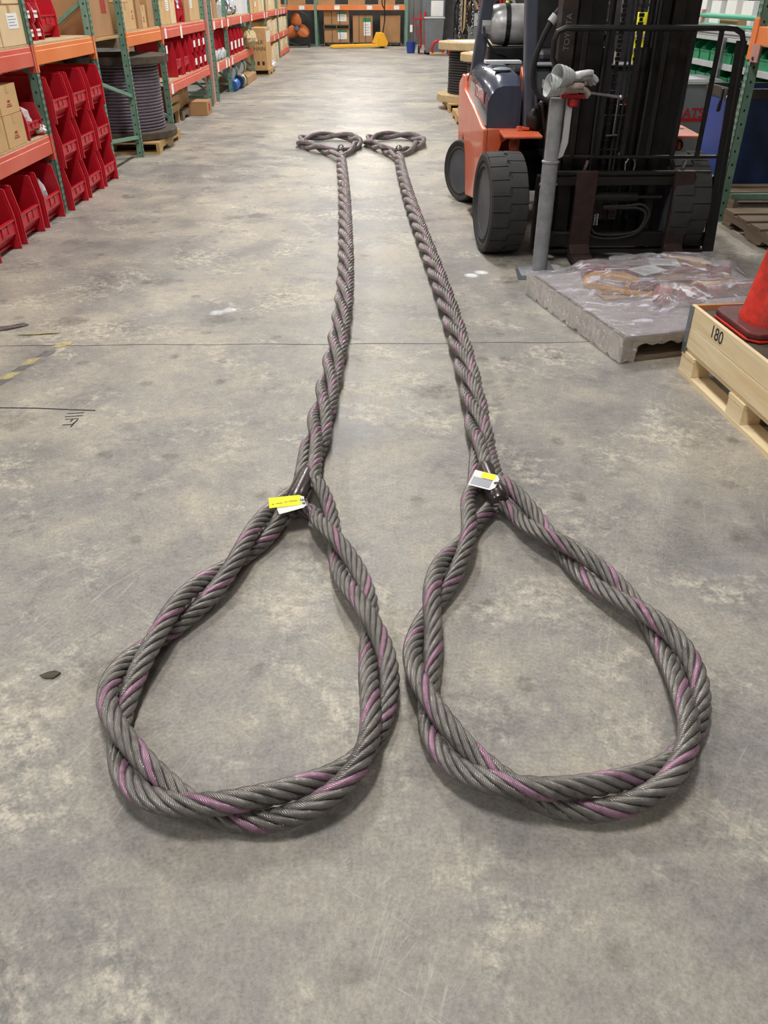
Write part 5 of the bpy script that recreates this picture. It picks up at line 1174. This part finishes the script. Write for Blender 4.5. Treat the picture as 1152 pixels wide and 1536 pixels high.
def green_bin(label, loc):
    t = thing('green_bin', label, 'bin', loc, 0, 'green bins on the right shelving'); m = MB(); w_, d_, h_ = .30, .40, .19
    m.box(.0, d_, 0, w_, 0, .01); m.box(d_ - .01, d_, 0, w_, 0, h_)
    for y in (0, w_ - .01): m.prism([(0, 0), (d_, 0), (d_, h_), (.10, h_), (0, h_ * .5)], 'Y', y, y + .01)
    m.build('shell', 'green_bin', t); m = MB(); m.box(-.004, .012, .0, w_, .0, h_ * .52); m.box(-.014, .012, 0, w_, h_ * .47, h_ * .54); m.build('front_lip', 'green_bin', t); return t
gb0 = green_bin('x', (4.1, 9, 1))
for k in range(13):
    b = gb0 if k == 0 else dup(gb0); b.location = (4.09, 8.78 + .345 * k, .986); b['label'] = 'green bin on the upper ledge of the right shelving, number %s from near end' % (ORD + ['thirteenth'])[k]
for k in range(13):
    b = dup(gb0, (4.09, 8.78 + .345 * k, .746), None, 'green bin on the lower ledge of the right shelving, number %s from near end' % (ORD + ['thirteenth'])[k])
rw = random.Random(5)
for k in range(8):
    carton((4.38, 9.3 + .48 * k, 1.306), .13, .30, .26 + .03 * rw.random(), 'white box on top of the right shelving, %s from the near end' % ORD[k], 'paper', 'white boxes on the right shelving', tape=False).rotation_euler = (0, 0, 0)
carton((4.30, 10.35, 1.306), .16, .52, .10, 'flat brown box behind the green rail on right shelving', 'carton_brown', None, tape=False)
carton((4.50, 11.1, 1.62), .10, .9, .4, 'big brown carton high at the back of the right shelving', 'carton_brown', None, tape=False)
pouch('bag', (4.22, 9.30, 1.306), .07, .16, .06, 'bright yellow bag bunched on top of the right shelving', 'lime', 31, 'bag')
pouch('bag', (4.22, 9.75, 1.306), .06, .12, .045, 'second smaller yellow bag on top of the right shelving', 'lime', 32, 'bag')
pouch('bag', (4.34, 9.05, 1.306), .08, .16, .13, 'orange red bag at the near end of right shelving', 'cone_orange', 33, 'bag')
# grey cabinet with mesh top and red lettering
gc = thing('grey_cabinet', 'grey cabinet with mesh top and red lettering seen through the backrest bars', 'cabinet', (3.1, 10.0, 0))
MB().box(0, .86, 0, .7, .06, .80).build('cabinet_body', 'grey_paint', gc, bevel=.006); MB().box(-.02, .88, -.02, .72, .802, .84).build('cabinet_rim', 'light_grey', gc, bevel=.005)
MB().box(-.02, .88, .0, .7, .842, .85).build('mesh_top', 'post_grey', gc); MB().box(-.05, .9, -.05, .75, 0, .05).build('plinth', 'light_grey', gc)
MB().box(.36, .80, -.004, -.001, .425, .46).build('red_band', 'red_paint', gc); mesh_text('red_lettering', 'ATS', .14, (.615, -.003, .51), (PI / 2, 0, 0), 'red_paint', gc, .003, bold=.0015)
m = F(); m.prism([(6.30, .765), (6.75, .765), (6.75, .80), (6.30, .785)], 'X', 2.03, 2.44); m.build('fender', 'orange_paint', fk, bevel=.008)
m = F(); m.lathe([(.03, -.008), (.045, -.008), (.045, .008), (.03, .008)], (2.34, 6.5, .69), 16, 'Y', True); m.build('tow_eye', 'black', fk)
t = thing('yellow_bollard', 'short yellow painted block standing behind the right mast rail', 'bollard', (2.62, 8.6, 0)); MB().box(0, .14, 0, .14, 0, .62).build('bollard_body', 'yellow', t, bevel=.02)
pouch('tarpaulin', (3.0, 8.9, 0), .36, .5, .13, 'black tarpaulin heaped on the floor behind the backrest', 'black', 35, 'tarpaulin')
# hi-vis vest on a coat stand
hv = thing('coat_stand', 'dark coat stand partly hidden behind the forklift mast', 'stand', (2.84, 9.5, 0))
MB().cyl((0, 0, .02), (0, 0, 1.72), .018, n=10).build('pole', 'black', hv); MB().lathe([(.22, 0), (.22, .015), (.03, .03)], n=20).build('base', 'black', hv); MB().bar((-.12, 0, 1.56), (.12, 0, 1.56), .02, .02).build('hook_bar', 'black', hv)
v_ = thing('safety_vest', 'bright yellow safety vest with grey bands hanging behind the mast', 'vest', (2.84, 9.46, 1.1)); m = MB(); n_ = 14; vs = []
for i in range(9):
    z = .5 * (1 - i / 8); wv = .13 + .03 * i / 8
    for k in range(n_): a = 2 * PI * k / n_; vs.append((wv * math.cos(a) * (1 if z < .44 else .7), (.05 + .012 * math.sin(3 * a + i)) * math.sin(a), z - .1))
m.add(vs, [(i * n_ + k, i * n_ + (k + 1) % n_, (i + 1) * n_ + (k + 1) % n_, (i + 1) * n_ + k) for i in range(8) for k in range(n_)]); m.build('vest_body', 'lime', v_, smooth=True)
for z in (.05, .18): 
    m = MB(); m.lathe([(1.0, z), (1.0, z + .035)], n=20); m.v = [(x * .16, y * .066, q) for x, y, q in m.v]; m.build('reflective_band', 'light_grey', v_, smooth=True)
# cable reels behind the forklift
pallet('wood_pallet', 'pale wooden pallet under the black cable reel behind the forklift', (1.32, 14.6, 0), 1.25, 1.4)
pallet('wood_pallet', 'pale wooden pallet nearest behind the forklift, under the second reel', (1.33, 12.7, 0), 1.25, 1.35)
reel('cable_reel', 'reel of black cable with pale wooden flanges behind the forklift', (1.87, 15.3, .131), .50, .70, .10, .755, .11, 'cable_dark', 'flange_pale', pitch=17)
reel('cable_reel', 'second cable reel with papers on its flange, half hidden by forklift', (1.93, 13.35, .131), .45, .58, .09, .70, .10, 'cable_dark', 'flange_pale', pitch=16)
o = MB().box(-.45, .45, -.35, .35, 0, .004).build('paper_sheet', 'white_board'); o.location = (1.90, 15.25, .9965); o.rotation_euler = (0, 0, .3); tag(o, 'white sheet lying on the flange of black cable reel', 'paper')
o = MB().box(-.42, .42, -.40, .36, 0, .004).build('paper_sheet', 'white_board'); o.location = (1.93, 13.35, .9315); tag(o, 'white sheet with tape on flange of the second reel', 'paper')

# ---------------------------------------------------------------- far end of the hall
br = thing('pallet_rack', 'orange beamed rack with green posts across the far end', 'rack', (-1.95, 34.6, 0))
for x in (-4.6, -1.95, 1.42):
    for yy in (34.6, 35.7): MB().box(x - .05, x + .05, yy - .04, yy + .04, 0, 1.85).build('upright_post', 'green_post', br)
for x0, x1 in ((-4.55, -2.0), (-1.9, 1.37)):
    for yy in (34.57, 35.7): MB().box(x0, x1, yy - .025, yy + .025, 1.165, 1.315).build('shelf_beam', 'beam_orange', br)
    for k in range(3): w_ = (x1 - x0) / 3; MB().box(x0 + w_ * k, x0 + w_ * (k + 1) - .01, 34.62, 35.66, 1.316, 1.33).build('shelf_board', 'deck_board', br)
for x in (-2.45, -1.15, .05, 1.05): MB().box(x - .1, x + .1, 34.538, 34.543, 1.18, 1.30).build('shelf_label', 'paper', br)
localise(br)
for k in range(5):
    carton((0, 0, 0), .7, .62, .28, 'brown carton on the far end rack shelf, %s from the left' % ORD[k], 'carton_brown', 'cartons on the far end shelf', tape=False, rz=-PI / 2).location = (-4.1 + 1.12 * k, 34.72, 1.332)
struct('wall_1', MB().box(-9, 9.5, 36.4, 36.6, 0, 6.6), 'dark_wall')
def back_carton(x0, x1, z0, z1, label, lab=(.3, .5, .45, .8)):
    c = carton((x0, 34.75, z0), .8, x1 - x0, z1 - z0, label, 'carton_brown', 'strapped cartons under the far rack', lab=lab, tape=False, rz=-PI / 2); c.rotation_euler = (0, 0, -PI / 2)
    return c
# rotate so that the front faces the camera (-y): local +x -> -y, local y -> +x
def face_cam(c, x0): c.rotation_euler = (0, 0, -PI / 2); c.location = (x0, 34.75, c.location.z)
for x0, x1, z0, z1, lb in ((-1.66, -.72, .13, .56, 'lower strapped carton of the stacked pair under the far rack'), (-1.66, -.72, .70, 1.14, 'upper strapped carton of the stacked pair under the far rack'),
                           (-.58, .16, .13, 1.0, 'tall strapped carton in the middle under the far rack'), (.45, 1.2, .13, 1.0, 'tall brown carton at the right end under the far rack')):
    c = back_carton(x0, x1, z0, z1, lb, (.55, .9, .25, .75) if x0 < .3 else None); face_cam(c, x0)
    if x0 < .3:
        w_ = x1 - x0
        for f in (.3, .62): MB().box(.0012, .003, w_ * f, w_ * f + .02, 0, z1 - z0).build('strap', 'black', c)
        MB().box(.0008, .0014, w_ * .5, w_ * .92, (z1 - z0) * .76, (z1 - z0) * .9).build('green_label', 'green_bin', c)
for x0, x1, z in ((-1.68, -.70, 0), (-.62, .2, 0), (.42, 1.24, 0), (-1.68, -.70, .565)):
    p = pallet('wood_pallet', 'wooden pallet %s' % {(-1.68, 0): 'beneath the stacked cartons under the far rack', (-.62, 0): 'beneath the middle tall carton under the far rack', (.42, 0): 'beneath the right tall carton under the far rack', (-1.68, .565): 'between the two stacked cartons under the far rack'}[(x0, z)], (x0, 34.7, z), x1 - x0, .9, old=True, h=.13, nb=4)
# drum fan
fn = thing('drum_fan', 'large floor fan with orange blades beside the far rack', 'fan', (-2.62, 33.9, 0))
m = MB(); m.tube([(.53 * math.cos(a), 0, .62 + .53 * math.sin(a)) for a in [2 * PI * k / 40 for k in range(40)]], .022, 8, True); m.build('cage_ring', 'black', fn, smooth=True)
m = MB(); m.lathe([(.52, -.02), (.52, .28)], (0, .05, .62), 40, 'Y'); m.f = m.f[:-2]; m.build('housing', 'black', fn, smooth=True)
for k in range(3):
    a0 = R(95 + 120 * k); m = MB(); vs = []
    for i in range(7):
        r_b = .08 + .40 * i / 6; wd = (.16 + .26 * math.sin(PI * min(1, .25 + i / 8)))
        for s_ in (-1, 0, 1): a = a0 + s_ * wd / max(r_b, .2) * .55; vs.append((r_b * math.cos(a), .10 + .05 * s_, .62 + r_b * math.sin(a)))
    fs = [(i * 3 + j, i * 3 + j + 1, (i + 1) * 3 + j + 1, (i + 1) * 3 + j) for i in range(6) for j in range(2)]
    m.add(vs, fs); b = m.build('blade', 'fan_blade', fn, smooth=True); sd = b.modifiers.new('thick', 'SOLIDIFY'); sd.thickness = .012
MB().cyl((0, .02, .62), (0, .16, .62), .08, n=18).build('hub', 'ink_blue', fn, smooth=True)
m = MB()
for k in range(10): a = 2 * PI * k / 10; m.cyl((.05 * math.cos(a), 0, .62 + .05 * math.sin(a)), (.52 * math.cos(a), 0, .62 + .52 * math.sin(a)), .004, n=5)
m.build('guard_wire', 'black', fn, kind='stuff')
for x in (-.42, .42): MB().bar((x, -.1, .04), (x, .4, .04), .05, .04).build('foot', 'black', fn)
MB().bar((-.45, .15, .08), (.45, .15, .08), .05, .05).build('stand_bar', 'black', fn)
# pallet jack
pj = thing('pallet_jack', 'yellow pallet jack with its handle up before the far cartons', 'pallet jack', (.22, 33.6, 0), R(12))
pj.scale = (1.25, 1.25, 1.12)
for y in (-.27, .11): MB().prism([(-1.3, .03), (-1.15, .03), (.05, .05), (.05, .115), (-1.2, .10), (-1.3, .06)], 'Y', y, y + .16).build('fork', 'yellow', pj, bevel=.008)
MB().prism([(0, .05), (.32, .05), (.36, .16), (.22, .44), (.10, .44), (-.02, .14)], 'Y', -.26, .26).build('pump_body', 'yellow', pj, bevel=.02)
MB().tube([(.25, 0, .40), (.31, 0, .8), (.30, 0, 1.08)], .018, 8).build('handle_shaft', 'black', pj, smooth=True)
m = MB(); m.tube([tuple(v) for v in catmull([(.30, 0, 1.08), (.27, -.15, 1.2), (.27, -.16, 1.34), (.27, 0, 1.38), (.27, .16, 1.34), (.27, .15, 1.2), (.30, 0, 1.08)], .04)], .018, 8); m.build('handle_loop', 'black', pj, smooth=True)
MB().cyl((.22, -.05, .09), (.22, .05, .09), .09, n=18).build('steer_wheel', 'rubber_dark', pj)
# back right corner: fence panel, hand truck, waste bin, shackle, chains
struct('wall_2', MB().box(2.9, 9.5, 31.6, 31.8, 0, 3.4), 'dark_wall')
t = thing('shutter_panel', 'dark grey metal panel between the far rack and red hand truck', 'panel', (1.5, 36.2, 0)); 
for k in range(5): MB().box(.28 * k, .28 * k + .27, 0, .06, 0, 2.2).build('panel_board', 'wall_grey', t, bevel=.01)
ht = thing('hand_truck', 'red hand truck standing beside the grey waste bin', 'hand truck', (1.72, 30.2, 0))
for x in (0, .16): MB().cyl((x, 0, .15), (x - .02, .1, 1.18), .035, n=10).build('rail', 'red_paint', ht, smooth=True)
MB().bar((-.32, .02, .98), (.12, .02, .98), .05, .05).build('cross_bar', 'red_paint', ht)
MB().bar((-.18, .02, .98), (-.14, .02, .5), .03, .03).build('drop_bar', 'red_paint', ht)
MB().box(-.05, .25, -.22, .0, .02, .035).build('toe_plate', 'red_paint', ht); 
for x in (-.05, .21): MB().cyl((x - .03, .08, .12), (x + .03, .08, .12), .12, n=16).build('wheel', 'rubber_dark', ht)
MB().box(-.36, -.28, -.02, -.01, .62, .82).build('hang_tag', 'paper', ht)
wb = thing('waste_bin', 'tall grey waste bin with notice board behind it', 'bin', (2.13, 29.8, 0)); MB().prism([(-.26, .06), (.24, .06), (.30, 1.0), (-.31, 1.0)], 'Y', -.25, .25).build('bin_body', 'grey_paint', wb, bevel=.03); MB().box(-.33, .32, -.27, .27, 1.0, 1.04).build('bin_rim', 'light_grey', wb, bevel=.01)
MB().cyl((-.3, .2, .06), (.28, .2, .06), .06, n=12).build('bin_wheel', 'rubber_dark', wb)
nb = thing('notice_board', 'grey board with pinkish paper notice above the waste bin', 'board', (1.95, 30.5, 0)); MB().box(-.03, .03, -.03, .03, 0, 1.0).build('post', 'grey_paint', nb); MB().box(-.15, .55, -.03, .03, 1.0, 1.55).build('board', 'grey_paint', nb); MB().box(.1, .5, -.034, -.031, 1.05, 1.48).build('paper_notice', 'paper', nb)
sh = thing('shackle', 'big red lifting shackle standing on the floor before the waste bin', 'shackle', (2.22, 29.2, 0)); m = MB(); m.tube([(-.16, 0, .05), (-.20, 0, .2), (-.14, 0, .36), (0, 0, .42), (.14, 0, .36), (.20, 0, .2), (.16, 0, .05)], .045, 10); m.build('bow', 'red_paint', sh, smooth=True); MB().cyl((-.26, 0, .06), (.26, 0, .06), .045, n=12).build('pin', 'flange_pale', sh, smooth=True)
rb = thing('red_toolbox', 'red metal box on the floor right of the big shackle', 'box', (2.55, 29.0, 0)); MB().box(0, .34, 0, .3, 0, .24).build('box_body', 'red_paint', rb, bevel=.01); MB().box(-.01, .35, -.01, .31, .241, .30).build('box_lid', 'red_paint', rb, bevel=.01)
bb = thing('blue_bucket', 'blue bucket on the floor left of the red hand truck', 'bucket', (1.42, 30.6, 0)); MB().lathe([(.13, 0), (.17, .32), (.16, .32), (.12, .02)], n=18).build('bucket_body', 'blue_tub', bb, smooth=True)
bb = thing('blue_bucket', 'blue container among the dark clutter right of waste bin', 'bucket', (2.75, 30.2, 0)); MB().lathe([(.16, 0), (.18, .4), (.16, .42)], n=18).build('bucket_body', 'blue_reel', bb, smooth=True)
for k, (x, y, hh_, mt, lb) in enumerate(((3.3, 29.6, 1.25, 'cable_dark', 'dark machine cabinet in the clutter right of the waste bin'), (4.1, 30.0, 1.4, 'grey_dash', 'grey machine cabinet deep in the clutter of the far right corner'))):
    t = thing('machine_cabinet', lb, 'cabinet', (x, y, 0)); MB().box(0, .6, 0, .6, .05, hh_).build('cabinet_body', mt, t, bevel=.02); MB().box(.08, .52, -.012, 0, hh_ - .45, hh_ - .1).build('front_panel', 'light_grey', t); MB().cyl((.45, -.03, .6), (.45, 0, .6), .05, n=14).build('knob', 'red_paint', t)
for k, (x, c_) in enumerate(((3.2, 'flange_pale'), (3.9, 'yellow'), (4.5, 'red_paint'))):
    t = thing('web_sling', '%s web sling hanging in the far right corner' % ('tan', 'yellow', 'red')[k], 'sling', (x, 31.45, 0)); m = MB(); m.tube([(-.05, 0, 1.75), (-.06, -.03, 1.2), (-.05, -.04, .7), (0, -.04, .55), (.05, -.04, .7), (.06, -.03, 1.2), (.05, 0, 1.75)], .035, 6); m.build('webbing', c_, t, smooth=True)
# chain stand
cs = thing('chain_stand', 'grey post stand for hanging chains behind the black cable reel', 'stand', (2.45, 22.0, 0)); MB().box(-.06, .30, -.06, .06, 0, 1.0).build('post_panel', 'grey_paint', cs, bevel=.01); MB().box(-.35, .55, -.03, .03, 1.66, 1.72).build('top_bar', 'black_steel', cs); MB().box(-.03, .03, .07, .12, 0, 1.7).build('post', 'black_steel', cs); MB().box(-.3, .5, -.3, .3, 0, .03).build('base', 'black_steel', cs)
def chain(label, x, y, z1, z0, mat, s=.05):
    t = thing('hanging_chain', label, 'chain', (x, y, 0), 0, 'chains in the far right corner'); z = z1; k = 0
    m = MB()
    while z > z0:
        pts = []
        for q in range(10):
            a = 2 * PI * q / 10; u = .42 * s * math.cos(a); v = .8 * s * math.sin(a); pts.append((u, 0, z + v) if k % 2 else (0, u, z + v))
        m.tube(pts, .17 * s, 5, True); z -= 1.2 * s; k += 1
    m.build('chain_links', mat, t, smooth=True, kind='stuff'); return t
for k, (x, mt) in enumerate(((-.28, 'steel'), (-.12, 'black_steel'), (.02, 'steel'), (.16, 'metal_part'), (.30, 'steel'), (.44, 'black_steel'))): chain('%s of six chains hanging from the chain stand' % ORD[k], 2.45 + x, 21.93, 1.63, .35 + .12 * (k % 3), mt, .06)
for k in range(5):
    t = thing('hose_coil', 'dark coiled hose hung on the far right wall, %s from the waste bin' % ORD[k], 'hose', (3.1 + .42 * k, 31.5, 1.1 - .1 * (k % 2))); m = MB()
    for q in range(3): m.tube([(.17 * math.cos(a) * (1 + .1 * q), -.03 * q, (.40 + .04 * q) * math.sin(a)) for a in [2 * PI * i / 24 for i in range(24)]], .022, 6, True)
    m.build('hose_loops', ('rubber_dark', 'flange_pale', 'red_paint', 'fork_steel', 'light_grey')[k], t, smooth=True)
for k in range(4):
    chain('%s rusty chain hanging on the far right wall' % ORD[k], 2.98 + .4 * k, 31.5, 1.7, .4, 'fork_steel' if k % 2 else 'steel', .07)
for k, (x, mt, lb) in enumerate(((2.95, 'flange_dark', 'dark wooden box of fittings on the floor by the far right wall'), (3.55, 'carton_brown', 'brown box of fittings on the floor by the far right wall'))):
    carton((x, 31.1, 0), .4, .5, .5, lb, mt, None, tape=False).rotation_euler = (0, 0, -PI / 2)
t = thing('gas_cylinder', 'dark gas cylinder standing right of the chain stand', 'cylinder', (3.05, 20.5, 0)); MB().lathe([(.16, 0), (.16, 1.15), (.12, 1.3), (.05, 1.38), (.04, 1.45)], n=20).build('cylinder_body', 'grey_dash', t, smooth=True); MB().cyl((0, 0, 1.45), (0, 0, 1.53), .035, n=10).build('valve', 'lime', t)
